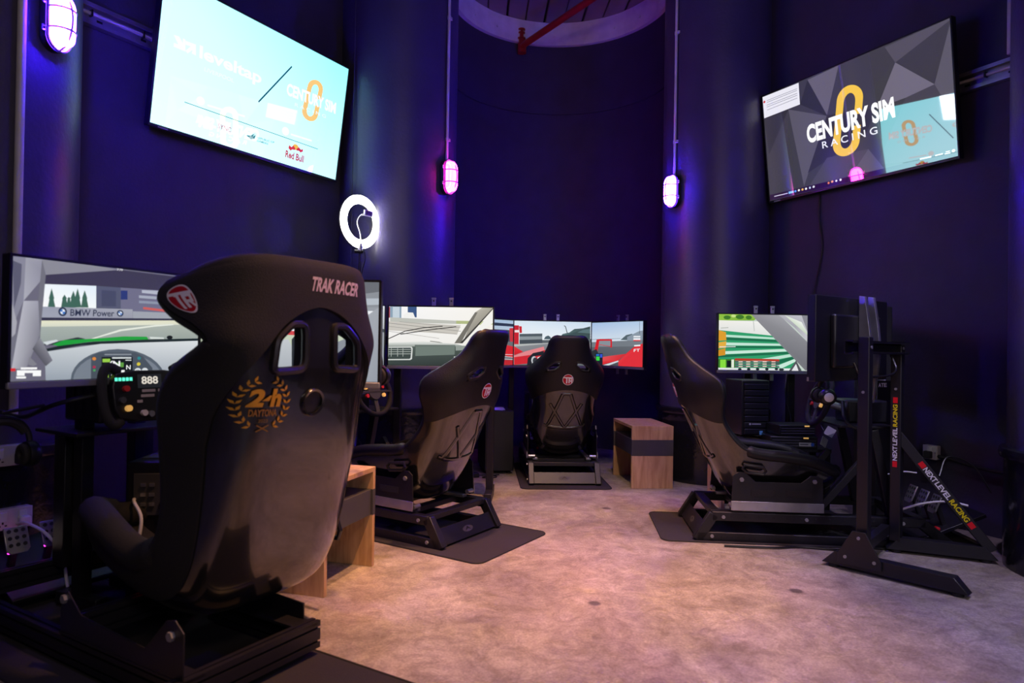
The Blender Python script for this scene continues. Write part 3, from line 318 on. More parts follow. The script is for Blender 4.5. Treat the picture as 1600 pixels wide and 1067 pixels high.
'awning':[('p',['8fc23c','a4cf50','7eb436','96c648'],[(-0.007,-0.013),(0.431,-0.004),(0.355,0.107),(-0.006,0.116)]),('e','3f7a24',(0.084,0.059),(0.036,0.036)),('e','3f7a24',(0.213,0.046),(0.041,0.041)),('e','c9e488',(0.148,0.03),(0.024,0.027)),('e','417c26',(0.303,0.053),(0.031,0.037)),('p',['f4f2ea','f6f6f2','e6e8e4','e6e8e4'],[(-0.006,0.111),(0.483,0.122),(0.599,0.392),(-0.005,0.303)]),('l','c8ccc8',0.016,[(0.35,0.116),(0.361,0.298)]),('l','b8bcb4',0.014,[(0.021,0.252),(0.098,0.241)]),('p','2fa06c',[(-0.005,0.289),(0.599,0.383),(0.845,0.983),(0,1.012)]),('p','bfe8d4',[(-0.004,0.363),(0.607,0.41),(0.628,0.445),(-0.004,0.408)]),('p','1c6e4c',[(-0.004,0.408),(0.628,0.455),(0.643,0.49),(-0.004,0.463)]),('p','c9ecdc',[(-0.003,0.509),(0.651,0.517),(0.669,0.553),(-0.003,0.564)]),('p','1c6e4c',[(-0.003,0.573),(0.669,0.562),(0.685,0.598),(-0.003,0.61)]),('p','cdeede',[(-0.002,0.674),(0.703,0.607),(0.716,0.652),(-0.002,0.729)]),('p','1c6e4c',[(-0.002,0.738),(0.716,0.661),(0.731,0.697),(-0.001,0.784)]),('p','bfe8d4',[(0.334,0.828),(0.741,0.696),(0.757,0.741),(0.411,0.871)]),('p','cdeede',[(0.59,0.919),(0.772,0.786),(0.788,0.831),(0.641,0.963)]),('p','1c6e4c',[(0.437,0.883),(0.757,0.75),(0.772,0.786),(0.59,0.901)]),('p','e3a02c',[(-0.005,0.289),(0.073,0.324),(0.079,0.47),(-0.003,0.482)]),('p','e8b040',[(-0.003,0.509),(0.079,0.488),(0.075,0.607),(-0.003,0.619)]),('p','d89426',[(-0.002,0.646),(0.07,0.617),(0.071,0.736),(-0.002,0.756)]),('l','e6ecec',0.014,[(0.01,0.591),(0.173,0.582)]),('p','3a7a28',[(-0.001,0.811),(0.169,0.806),(0.17,0.97),(-0,0.976)]),('p','88e040',[(0.019,0.82),(0.076,0.818),(0.077,0.964),(0.02,0.966)]),('p','101820',[(0.087,0.836),(0.128,0.834),(0.129,0.953),(0.088,0.954)]),('p','e8f0e0',[(0.133,0.816),(0.159,0.815),(0.16,0.961),(0.134,0.962)]),('p','c03828',[(0.169,0.792),(0.617,0.796),(0.618,0.832),(0.169,0.833)]),('p','5a5e66',[(0.169,0.842),(0.618,0.837),(0.618,0.859),(0.169,0.869)]),('p','5a5e66',[(0.17,0.883),(0.618,0.877),(0.618,0.9),(0.17,0.911)]),('p','5a5e66',[(0.17,0.924),(0.618,0.918),(0.618,0.941),(0.17,0.952)]),('l','e8c8c0',0.02,[(0.205,0.855),(0.247,0.853)]),('l','e8c8c0',0.02,[(0.282,0.852),(0.324,0.851)]),('l','e8c8c0',0.02,[(0.359,0.85),(0.4,0.848)]),('l','e8c8c0',0.02,[(0.449,0.847),(0.49,0.845)]),('l','e8c8c0',0.02,[(0.539,0.844),(0.579,0.842)]),('l','e8c8c0',0.02,[(0.206,0.896),(0.247,0.894)]),('l','e8c8c0',0.02,[(0.283,0.893),(0.324,0.892)]),('l','e8c8c0',0.02,[(0.36,0.891),(0.401,0.889)]),('l','e8c8c0',0.02,[(0.449,0.888),(0.49,0.886)]),('l','e8c8c0',0.02,[(0.539,0.885),(0.58,0.883)]),('l','e8c8c0',0.02,[(0.206,0.937),(0.247,0.935)]),('l','e8c8c0',0.02,[(0.283,0.934),(0.324,0.933)]),('l','e8c8c0',0.02,[(0.36,0.932),(0.401,0.93)]),('l','e8c8c0',0.02,[(0.45,0.929),(0.491,0.927)]),('l','e8c8c0',0.02,[(0.539,0.925),(0.58,0.924)]),('p','e8ecec',[(-0,0.967),(0.743,0.959),(0.743,0.996),(0,1.008)]),('e','20262c',(0.219,0.987),(0.018,0.022)),('e','20262c',(0.309,0.983),(0.018,0.023)),('e','20262c',(0.399,0.98),(0.018,0.023)),('e','20262c',(0.493,0.977),(0.018,0.023)),('e','20262c',(0.59,0.974),(0.018,0.022)),('e','30343a',(0.641,0.981),(0.026,0.023)),('p',['8f8f94','a2a2a8','88888e','707078','77777e'],[(0.328,-0.02),(0.614,-0.031),(0.943,0.55),(0.946,0.98),(0.883,0.991)]),('p',['b8b8c0','cdcdd4','d8d8de','a8a8b0'],[(0.604,-0.031),(0.939,-0.048),(0.943,0.55),(0.764,0.215)]),('p',['dce6d4','f2f6f0','c8d8c0'],[(0.665,-0.019),(0.839,0.122),(0.922,0.392)]),('p','8a8a92',[(0.838,-0.041),(0.944,-0.048),(0.948,0.527)]),('p','55555c',[(0.718,1.006),(0.788,0.813),(0.845,1.001)]),('p','e8e8ec',[(0.743,1.005),(0.788,0.876),(0.814,1.002)])]}

# ================================================================== the room
struct(MB().box((0, 3, -.05), (10, 11, .1)).build('floor', M['floor'], smooth=False))
ceil = struct(MB().box((0, 3, 4.60), (10, 11, .12)).build('ceiling', M['wall'], smooth=False))
pk = None
for i in range(15):
    x = -1.15 + .2 * i
    if pk is None:
        pk = MB().box((0, 0, 0), (.185, 2.9, .03)).build('plank', M['plank'], ceil, bevel=.006, segs=1)
        o = pk
    else: o = pk.copy(); C.objects.link(o)
    o.location = (x - .02 * (i % 2) * .3, 6.0, 4.52 - .004 * ((i * 7) % 3)); o.rotation_euler = (0, 0, math.radians(3))
LW, LA, LN = Vector((-1.751, 4.385, 0)), Vector((.491, .871, 0)), Vector((.871, -.491, 0))
RW, RA, RN = Vector((2.405, 4.673, 0)), Vector((.437, -.900, 0)), Vector((-.900, -.437, 0))
def wall_slab(name, p, a, n, t0, t1):
    c = p + a * ((t0 + t1) / 2) - n * .06
    m = Matrix.Translation(c + Vector((0, 0, 2.27))) @ Matrix.Rotation(math.atan2(a.y, a.x), 4, 'Z')
    return struct(MB().box((0, 0, 0), (t1 - t0, .12, 4.54), m).build(name, M['wall'], smooth=False))
wall_slab('wall_left', LW, LA, LN, -4.5, 1.02)
wall_slab('wall_right', RW, RA, RN, -1.0, 4.5)
# niche: half cylinder, slightly proud upper band, then a white painted ring under the boards
NC = (.40, 6.15)
nm = MB(); tr = Matrix.Translation((NC[0], NC[1], 0))
nm.lathe([(1.05, 0), (1.05, 3.54), (1.03, 3.54), (1.03, 4.27)], 48, tr, (0, PI))
for sx, x2 in ((1, 1.72), (-1, -.93)):
    x1 = NC[0] + 1.05 * sx; nm.add([(x1, 6.15, 0), (x2, 5.6, 0), (x2, 5.6, 4.54), (x1, 6.15, 4.54)], [(0, 1, 2, 3)])
struct(nm.build('wall_back', M['wall']))
rg = struct(MB().lathe([(1.06, 4.26), (.985, 4.26), (.985, 4.50), (1.06, 4.50)], 64, tr, (-.35, PI + .35)).build('trim_1', M['white']))
for i in range(9):
    a = .25 + i * .33; p = Vector((NC[0] + .985 * math.cos(a), NC[1] + .985 * math.sin(a), 4.36))
    MB().disc(p, (-math.cos(a), -math.sin(a), 0), .012, .012, 8).build('anchor_bolt', M['white'], rg)
def column(name, x, y, r):
    c = struct(MB().lathe([(r, .56), (r, 4.54)], 56, Matrix.Translation((x, y, 0))).build(name, M['column']))
    MB().lathe([(r + .012, 0), (r + .012, .54)], 56, Matrix.Translation((x, y, 0))).build('plinth', M['plinth'], c)
    MB().lathe([(r, .54), (r + .03, .54), (r + .035, .56), (r + .03, .585), (r, .59)], 56, Matrix.Translation((x, y, 0))).build('collar', M['plinth'], c)
    return c
column('column', -.93, 5.35, .46); column('column', 1.68, 5.62, .43)
column('column', -2.45, 3.05, .40); column('column', 2.85, 3.2, .40)

# ================================================================== lamps, conduits, pipe
def oval(w, h, n=28): 
    r = w / 2; s = h / 2 - r; out = []
    for i in range(n):
        t = 2 * PI * i / n; out.append((r * math.cos(t), (s if math.sin(t) >= 0 else -s) + r * math.sin(t)))
    return out
def bulkhead(label, loc, out, lens):
    t = thing('bulkhead_lamp', label, 'wall lamp', group='caged bulkhead lamps on the columns'); place(t, loc, out)
    up = Matrix(((1, 0, 0, 0), (0, 0, 1, 0), (0, 1, 0, 0), (0, 0, 0, 1)))  # local xy polygon -> xz, depth -> +y
    MB().prism(oval(.125, .265), .035, up).build('back_plate', M['black'], t, bevel=.006)
    lm = MB(); prev = None; vs, fs = [], []
    for k, (s, d) in enumerate(((1, .035), (.99, .06), (.9, .082), (.66, .096), (.3, .101), (.02, .102))):
        vs += [(x * s * .84, d, z * (1 - (1 - s) * .6) * .9 if s > .3 else z * s * .9) for x, z in oval(.125, .265)]
    for k in range(5): fs += [(k * 28 + j, (k + 1) * 28 + j, (k + 1) * 28 + (j + 1) % 28, k * 28 + (j + 1) % 28) for j in range(28)]
    lm.add(vs, fs).build('glass_lens', lens, t)
    g = MB(); g.tube([(x * 1.0, .045, z * 1.0) for x, z in oval(.118, .258)], .0065, 8, True)
    g.tube([(0, .045 + .068 * math.sin(PI * (k / 14)) ** .5, .129 - .258 * k / 14) for k in range(15)], .0045, 8)
    for z in (.045, -.045): g.tube([(-.06 + .12 * k / 12, .045 + .066 * math.sin(PI * k / 12) ** .5, z) for k in range(13)], .0045, 8)
    g.build('wire_guard', M['steel'], t)
    for x, z in ((.07, .06), (.07, -.06), (-.07, .06), (-.07, -.06)): MB().tube([(x * .85, .03, z), (x * 1.15, .04, z - .006), (x * 1.15, .04, z + .012), (x * .85, .045, z + .008)], .004, 6).build('lug', M['steel'], t)
    return t
def outw(cx, cy, r, deg): a = math.radians(deg); return (cx + r * math.cos(a), cy + r * math.sin(a)), (math.cos(a), math.sin(a))
p1, d1 = outw(-.93, 5.35, .458, -30); bulkhead('caged oval lamp glowing pink on round column beside the ring light', (*p1, 2.33), d1, M['lens_pink'])
p2, d2 = outw(1.68, 5.62, .428, 208); bulkhead('caged oval lamp glowing blue-violet on column nearest the grey geometric screen', (*p2, 2.32), d2, M['lens_blue'])
p3, d3 = outw(-2.45, 3.05, .398, -12); bulkhead('large caged lamp glowing violet above the steel channel of the pale television', (*p3, 2.45), d3, M['lens_blue'])
p4, d4 = outw(2.85, 3.2, .398, 214); bulkhead('caged lamp glowing violet on the column beside the dark wall socket', (*p4, 2.75), d4, M['lens_blue'])
def conduit(label, p, d, z0, z1, clips, r=.011):
    o = thing('conduit_pipe', label, 'conduit', (p[0] + d[0] * .018, p[1] + d[1] * .018, 0), group='pale conduits on the columns')
    MB().tube([(0, 0, z0), (0, 0, z1)], r, 12).build('pipe', M['pvc'], o)
    px, py = -d[1], d[0]
    for z in clips:
        m = MB(); m.tube([(0, 0, z - .012), (0, 0, z + .012)], r * 1.35, 12); m.box((px * r * 2.2, py * r * 2.2, z), (.02, .02, .018)); m.build('saddle_clip', M['pvc'], o)
conduit('pale conduit running up from the pink lamp', p1, d1, 2.46, 4.53, (2.62, 3.55))
conduit('pale conduit running up from the blue-violet lamp', p2, d2, 2.45, 4.53, (2.72, 3.6))
q, d = outw(-2.45, 3.05, .398, -31); conduit('long pale conduit running down the column beside the big violet lamp', q, d, .7, 4.53, (1.2, 2.62), .017)
o = tag(MB().box((0, 0, 3.65), (.036, .022, 1.78)).build('cable_trunking', M['pvc'], bevel=.003), 'short white cable trunking on wall above the steel channel end', 'trunking')
tp = RW + RA * .95 + RN * .012; o.location = (tp.x, tp.y, 0); o.rotation_euler = (0, 0, math.atan2(RA.y, RA.x))
o = thing('sprinkler_pipe', 'red sprinkler pipe slanting across the white ring overhead', 'pipe')
MB().tube([(.045, 7.10, 4.16), (.055, 7.04, 4.20), (.09, 7.0, 4.215), (1.75, 4.9, 4.44)], .033, 16).build('pipe', M['red'], o)
m = MB(); m.tube([(.055, 7.06, 4.14), (.055, 7.06, 4.24)], .045, 16); m.build('elbow', M['red'], o)
m = MB()
for z0, z1, r in ((4.24, 4.29, .03), (4.29, 4.30, .042), (4.30, 4.35, .02), (4.35, 4.36, .034), (4.36, 4.39, .012), (4.385, 4.395, .036)): m.tube([(.05, 7.06, z0), (.05, 7.06, z1)], r, 14)
m.build('valve', M['red'], o)

# ================================================================== televisions on steel channels
def display(name, parent, W, H, zc, y, m, bgcols, nm='display'):
    A = screen_art(name, bgcols, W / H)
    return A.mesh(nm, lambda u, v, d: ((u - .5) * W, y - d * .12, zc + (.5 - v) * H), m, parent)
def television(label, name, loc, rz, tilt, bgc):
    t = thing('television', label, 'television', loc, rz, tilt=tilt)
    MB().box((0, .022, 0), (1.45, .04, .835)).build('housing', M['plastic'], t, bevel=.006)
    MB().box((0, .065, -.05), (.9, .05, .5)).build('rear_cover', M['plastic'], t, bevel=.01)
    m = MB()
    for c, d in (((0, -.001, .412), (1.45, .012, .010)), ((0, -.001, -.412), (1.45, .012, .014)), ((-.7205, -.001, 0), (.010, .012, .83)), ((.7205, -.001, 0), (.010, .012, .83))): m.box(c, d)
    m.build('bezel', M['plastic'], t, bevel=.002)
    MB().box((-.64, -.008, -.4125), (.06, .004, .010)).build('logo_plate', M['grey'], t)
    for x in (-.2, .2): MB().box((x, .10, 0), (.04, .03, .42)).build('wall_bracket', M['steel'], t)
    display(name, t, 1.43, .806, .003, -.001, M['tvscreen'], bgc)
    return t
television('pale cyan-white television with two logos and a slash, tilted on the wall', 'tv_pale', (-1.629, 4.316, 2.659), math.radians(60.6), .137, [(.74, 1.4, 1.6), (.38, 1.3, 1.42), (.70, 1.36, 1.48), (.90, 1.5, 1.62)])
television('dark grey faceted television with yellow letter C behind bold white lettering', 'tv_dark', (2.279, 4.612, 2.624), math.radians(-64.1), .118, ['403e45', '403e45', '403e45', '403e45'])
def channel(label, p, a, n, t0, t1, z, h):
    o = thing('steel_channel', label, 'channel'); c = p + a * ((t0 + t1) / 2) + n * .021
    o.location = (c.x, c.y, z); o.rotation_euler = (0, 0, math.atan2(n.y, n.x) - PI / 2); L = t1 - t0
    m = MB(); m.box((0, -.018, 0), (L, .004, h)); m.box((0, 0, h / 2 - .002), (L, .04, .004)); m.box((0, 0, -h / 2 + .002), (L, .04, .004))
    m.box((0, .02, h / 2 - .011), (L, .004, .022)); m.box((0, .02, -h / 2 + .011), (L, .004, .022)); m.build('rail', M['steel'], o)
    m = MB()
    for k in range(int(L / .12)): m.box((-L / 2 + .06 + k * .12, -.0155, .012 * (1 if k % 2 else -1)), (.03, .002, .012))
    h_ = m.build('slot', M['plastic'], o); h_['kind'] = 'stuff'
    m = MB(); m.tube([(-L / 2, -.006, .012), (L / 2, -.006, .012)], .010, 8); m.build('cable_run', M['pvc'], o)
    for k in range(int(L / .28)): MB().box((-L / 2 + .15 + k * .28, -.004, .012), (.008, .028, .034)).build('cable_tie', M['plastic'], o)
channel('perforated steel channel with white cable running to the pale television', LW, LA, LN, -1.32, .55, 2.745, .115)
channel('bare perforated steel channel behind the dark faceted television', RW, RA, RN, -.55, 1.25, 2.675, .115)
cb = [Vector((RW + RA * t + RN * .012)) + Vector((0, 0, z)) for t, z in ((-.32, 2.25), (-.33, 2.05), (-.30, 1.8), (-.36, 1.5), (-.37, 1.2), (-.42, .9))]
tag(MB().tube(bez(cb, 8), .005, 8).build('power_cable', M['plastic']), 'thin black cable hanging down the wall under the dark faceted television', 'cable')

# ================================================================== ring light
t = thing('ring_light', 'glowing white ring light on slim black stand before the pink-lit column', 'ring light', (-1.085, 4.75, 0))
RZ = math.radians(57); R0 = .157
m = Matrix.Translation((0, 0, 1.915)) @ Matrix.Rotation(RZ, 4, 'Z') @ Matrix.Rotation(PI / 2, 4, 'X')
def torus(R, rx, rz, n=56, k=12): return [(R + rx * math.cos(2 * PI * j / k), rz * math.sin(2 * PI * j / k)) for j in range(k + 1)]
MB().lathe(torus(R0, .032, .012), 56, m @ Matrix.Translation((0, 0, -.014))).build('rear_housing', M['plastic'], t)
MB().lathe(torus(R0, .031, .012), 56, m).build('diffuser', M['ring'], t)
b = Matrix.Translation((0, 0, 1.915)) @ Matrix.Rotation(RZ, 4, 'Z')
g = [b @ Vector(p) for p in ((.0, -.01, -.13), (-.03, -.03, -.08), (-.075, -.05, -.02), (-.055, -.06, .03), (0, -.06, .045))]
MB().tube(bez(g, 8), .0055, 8).build('gooseneck', M['steel'], t)
cl = MB().box((.01, -.065, .055), (.075, .018, .04), b).build('phone_clip', M['grey'], t, bevel=.003)
MB().box((.01, -.076, .055), (.045, .006, .026), b).build('clip_pad', M['band'], cl)
MB().tube([(0, 0, 1.70), (0, 0, 1.76)], .018, 12).build('ball_head', M['steel'], t)
MB().tube([(-.035, -.02, 1.705), (.02, 0, 1.705)], .012, 10).build('knob', M['plastic'], t)
MB().tube([(0, 0, .35), (0, 0, 1.70)], .010, 10).build('pole', M['plastic'], t)
MB().tube(bez([(.02, -.01, 1.74), (.045, -.02, 1.66), (.02, -.012, 1.55), (.014, -.01, 1.3), (.014, -.01, .6)], 6), .003, 6).build('cable', M['plastic'], t)
for a in (150, 268, 20): MB().bar((0, 0, .40), (.24 * math.cos(math.radians(a)), .24 * math.sin(math.radians(a)), .008), .016, .012).build('leg', M['plastic'], t)

# ================================================================== monitors and their stands
MW, MH = .697, .392
def monitor(label, name, loc, rz, bgc, group=None, rails=True, back=False):
    t = thing('monitor', label, 'monitor', (loc[0], loc[1], loc[2]), rz, group)
    MB().box((0, .020, -.008), (.715, .036, .426)).build('housing', M['plastic'], t, bevel=.004)
    MB().box((0, .052, -.02), (.46, .034, .27)).build('rear_cover', M['plastic'], t, bevel=.012)
    m = MB()
    for c, d in (((0, 0, .2005), (.715, .010, .009)), ((-.353, 0, 0), (.009, .010, .40)), ((.353, 0, 0), (.009, .010, .40))): m.box(c, d)
    m.build('bezel', M['plastic'], t)
    ch = MB().box((0, 0, -.209), (.715, .014, .022)).build('chin', M['grey'], t, bevel=.003)
    MB().box((0, -.0075, -.209), (.028, .001, .006)).build('logo', M['label'], ch)
    display(name, t, MW, MH, 0, -.003, M['screen'], bgc)
    if rails:
        for x in (-.06, .06):
            r = MB(); r.box((x, .078, .135), (.026, .014, .235)); r.box((x, .078, -.155), (.026, .014, .235)); r.box((x, .078, 0), (.026, .014, .06)); r.box((x, .078, .258), (.03, .016, .012)); r.build('vesa_rail', M['steel'], t, bevel=.002)
            MB().disc((x, .070, .242), (0, -1, 0), .006, .004, 8).build('rail_hole', M['plastic'], t)
    return t
dk = ['8a8a92'] * 4
monitor('wide lit monitor showing car cockpit and roadside wall beside the headrest with white lettering', 'bmw', (-1.42, 2.415, 1.112), math.radians(65.9), dk, rails=False)
monitor('monitor half hidden behind the foreground seat, seen through its harness slots', 'bmw_side', (-.874, 2.648, 1.099), 0, ['9a9fa8'] * 4, rails=False)
monitor('monitor showing a bright track through a windscreen with wipers and dashboard vent', 'van', (-.478, 4.496, 1.111), math.radians(-2.1), ['f2f0ea'] * 4)
monitor('monitor edge showing grey car trim beside the windscreen wiper screen', 'van_mid', (-1.045, 4.19, 1.111), math.radians(56.8), ['a8adb4'] * 4)
monitor('screen of red racing car cockpit and grandstand above the middle seat', 'red_mid', (.363, 6.009, 1.086), math.radians(8), ['c8d2d8'] * 4)
monitor('screen of red bodywork with mirror and white readouts facing the middle seat', 'red_right', (.931, 6.038, 1.091), math.radians(-57.3), ['b0bcc8'] * 4)
monitor('narrow visible slice of screen with red car side behind the tall black seat', 'red_left', (-.20, 5.70, 1.086), math.radians(52), ['9aa8b8'] * 4)
monitor('monitor showing green and white striped barrier above the black computer tower', 'awning', (1.807, 4.757, 1.109), 0, ['c8d4cc'] * 4)
monitor('monitor seen from behind on curved steel arms beside the wall socket', 'none', (1.745, 3.515, 1.125), math.radians(35.7 + 180), ['4a6a5c'] * 4, rails=False)
monitor('middle monitor of the striped barrier trio, edge on behind the rear-facing one', 'none', (2.16, 4.20, 1.109), math.radians(-94.6), ['6a8a7c'] * 4, rails=False)
def stand(label, loc, rz, posts, zbar=1.08, back=.12, foot=.30):
    t = thing('monitor_stand', label, 'monitor stand', loc, rz, 'black freestanding monitor stands')
    for x in posts:
        MB().bar((x, 0, .05), (x, 0, zbar + .06), .05, .05, (0, 1, 0)).build('post', M['black'], t, bevel=.004)
        f = MB(); f.bar((x, -foot, .04), (x, foot, .04), .05, .05); f.build('foot', M['black'], t, bevel=.004)
        for y in (-foot + .04, foot - .04): MB().disc((x, y, 0), (0, 0, 1), .022, .016, 12).build('levelling_pad', M['rubber'], t)
    MB().box((0, -.045, zbar), (max(posts) - min(posts) + .10, .04, .06)).build('crossbar', M['black'], t, bevel=.003)
stand('black monitor stand under the red car screens in the niche', (.33, 6.32, 0), math.radians(2), (-.33, .33))
stand('black monitor stand behind the windscreen wiper screen', (-.52, 4.68, 0), math.radians(-2), (-.27, .38), foot=.17)
stand('black monitor stand under the striped barrier screen', (1.82, 4.93, 0), 0, (-.10, .22), foot=.16)
stand('black monitor stand behind the roadside cockpit screen', (-1.69, 2.55, 0), math.radians(65.9), (.08, .30), foot=.12)
# the stand in front of the wall, seen from its back
t = thing('monitor_stand', 'tall black monitor stand with lettered post and splayed feet in the open', 'monitor stand', (0, 0, 0), 0, 'black freestanding monitor stands')
P1, P2 = Vector((1.70, 3.235, 0)), Vector((2.045, 3.566, 0)); F1a, F1b = Vector((1.566, 3.352, .045)), Vector((1.989, 2.90, .045)); F2a, F2b = Vector((2.0, 3.585, .045)), Vector((2.46, 3.395, .045))
Z = Vector((0, 0, 1)); fd = (F1b - F1a).normalized()
for P, zt in ((P1, 1.125), (P2, 1.09)):
    MB().bar(P + Z * .06, P + Z * zt, .052, .052, (fd.x, fd.y, 0)).build('post', M['black'], t, bevel=.004)
for A_, B_ in ((F1a, F1b), (F2a, F2b)):
    d = (B_ - A_); L = d.length; d.normalize(); a = math.atan2(d.y, d.x)
    mt = Matrix.Translation(A_ - Z * .027) @ Matrix.Rotation(a, 4, 'Z') @ Matrix.Rotation(PI / 2, 4, 'X') @ Matrix.Translation((0, 0, -.03))
    MB().prism([(.0, 0), (L, 0), (L - .055, .062), (.06, .062)], .06, mt).build('foot', M['black'], t, bevel=.003)
    for s in (.05, L - .05): MB().disc(A_ + d * s - Z * .045, (0, 0, 1), .026, .016, 14).build('levelling_pad', M['rubber'], t)
s1 = (P1 - F1a).dot(fd); gp = F1a + fd * s1 - Z * .045; nn = Vector((-fd.y, fd.x, 0))
mt = Matrix.Translation(gp - nn * .036 if True else gp) @ Matrix.Rotation(math.atan2(fd.y, fd.x), 4, 'Z') @ Matrix.Rotation(PI / 2, 4, 'X')
g = MB().prism([(-.10, .035), (.10, .035), (.10, .075), (.03, .20), (-.03, .20), (-.10, .075)], .008, mt).build('gusset', M['black'], t, bevel=.002)
for x, z in ((0, .17), (-.06, .07), (.07, .07)):
    MB().disc(mt @ Vector((x, z, 0)), mt.to_3x3() @ Vector((0, 0, 1)), .008, .013, 8).build('bolt', M['grey'], g)
    MB().disc(mt @ Vector((x, z, 0)), mt.to_3x3() @ Vector((0, 0, -1)), .008, .006, 8).build('bolt', M['grey'], g)
MB().bar(F2a + Vector((0, 0, .07)) , P1 + Vector((.02, .02, .12)), .04, .05).build('tie_bar', M['black'], t, bevel=.003)
bd = Vector((math.cos(math.radians(35.7)), math.sin(math.radians(35.7)), 0)); bn = Vector((bd.y, -bd.x, 0)); bc = Vector((1.745, 3.515, 0)) + bn * .155
mm = MB()
for z, h in ((1.105, .006), (1.045, .006)): mm.bar(bc - bd * .27 + Z * z, bc + bd * .30 + Z * z, .045, h)
mm.bar(bc - bd * .27 + Z * 1.075 - bn * .02, bc + bd * .30 + Z * 1.075 - bn * .02, .005, .06)
mm.bar(bc - bd * .27 + Z * 1.102 + bn * .02, bc + bd * .30 + Z * 1.102 + bn * .02, .005, .012); mm.bar(bc - bd * .27 + Z * 1.048 + bn * .02, bc + bd * .30 + Z * 1.048 + bn * .02, .005, .012)
mm.build('crossbar', M['black'], t)
for s in (.0, .09):
    p = bc + bd * s; mt = Matrix.Translation(p - bn * .085) @ Matrix.Rotation(math.atan2(bn.y, bn.x), 4, 'Z') @ Matrix.Rotation(PI / 2, 4, 'X')
    bow = [(0, 1.34), (.028, 1.335), (.040, 1.26), (.052, 1.18), (.060, 1.10), (.060, 1.04), (.052, .96), (.038, .86), (.028, .79), (0, .785)]
    MB().prism(bow, .022, mt @ Matrix.Translation((0, 0, -.011))).build('curved_arm', M['steel'], t, bevel=.002)
for p in (P1, P2):
    MB().disc(p + Z * .86 - fd * 0 + Vector((-nn.x, -nn.y, 0)) * .024, -nn, .007, .006, 8).build('bolt', M['grey'], t)
    MB().disc(p + Z * 1.075 + fd * .024, fd, .008, .006, 8).build('bolt', M['grey'], t)
def wrap_text(parent, body, org, xa, ya, L, h, name='lettering', segs=None, mt='ink', bold=.02):
    """flat lettering: org = start of baseline, xa = reading direction, ya = letter up; segs = [(text, colour)] share L by glyph count, '#' is a bar"""
    A = Art(); x = 0; tot = sum(n for _, _, n in segs)
    for s, c, n in segs:
        w = L * n / tot
        if s == '#': A.poly([(x, 0), (x + w * .9, 0), (x + w * .9, h), (x, h)], c)
        else: A.text(s, c, (x, h), (x + w * .94, h), (x, 0), bold)
        x += w
    n = Vector(xa).cross(Vector(ya)); xa, ya, org = Vector(xa), Vector(ya), Vector(org)
    return A.mesh(name, lambda a, b, d: tuple(org + xa * a + ya * b + n * (.0008 + d * .3)), M[mt], parent)
ba, bb = P2 + Z * .62, Vector((2.44, 3.41, .06)); brc = MB().bar(ba, bb, .05, .05).build('diagonal_brace', M['black'], t, bevel=.003)
d = (bb - ba).normalized(); toc = Vector((-ba.x, -ba.y, .4)).normalized(); ya = d.cross(toc).normalized()
if ya.z < 0: ya = -ya
nrm = d.cross(ya); nrm = nrm if nrm.dot(toc) > 0 else -nrm
if d.cross(ya).dot(nrm) < 0: ya = -ya
# lettering on the camera side of the second post, reading upward
cd = Vector((-P2.x, -P2.y, 0)).normalized(); fdir = fd if fd.dot(cd) > abs(nn.dot(cd)) else (nn if nn.dot(cd) > 0 else -nn)
side = Z.cross(fdir)
NLR = [('#', 'e01828', 1.1), ('NEXT', 'e8e8f0', 2.6), ('LEVEL', 'e8e8f0', 3.2), ('RACING', 'e8d818', 4), ('#', 'e01828', 1.1)]
wrap_text(t, '', P2 + fdir * .027 - side * -.010 + Z * .45, (0, 0, 1), tuple(-side), .37, .022, segs=NLR, bold=.03)
wrap_text(brc, '', ba + d * .17 + nrm * .027 - ya * .012, tuple(d), tuple(ya), .40, .026, segs=NLR, bold=.03)
tag(MB().tube(bez([bc - bd * .22 + Z * 1.0, bc - bd * .2 + Z * .94 + bn * .03, bc + Z * .935 + bn * .05, bc + bd * .12 + Z * .965 + bn * .04, bc + bd * .15 + Z * 1.04], 8), .006, 8).build('display_cable', M['plastic']), 'black cable looping below the crossbar of the lettered stand', 'cable')

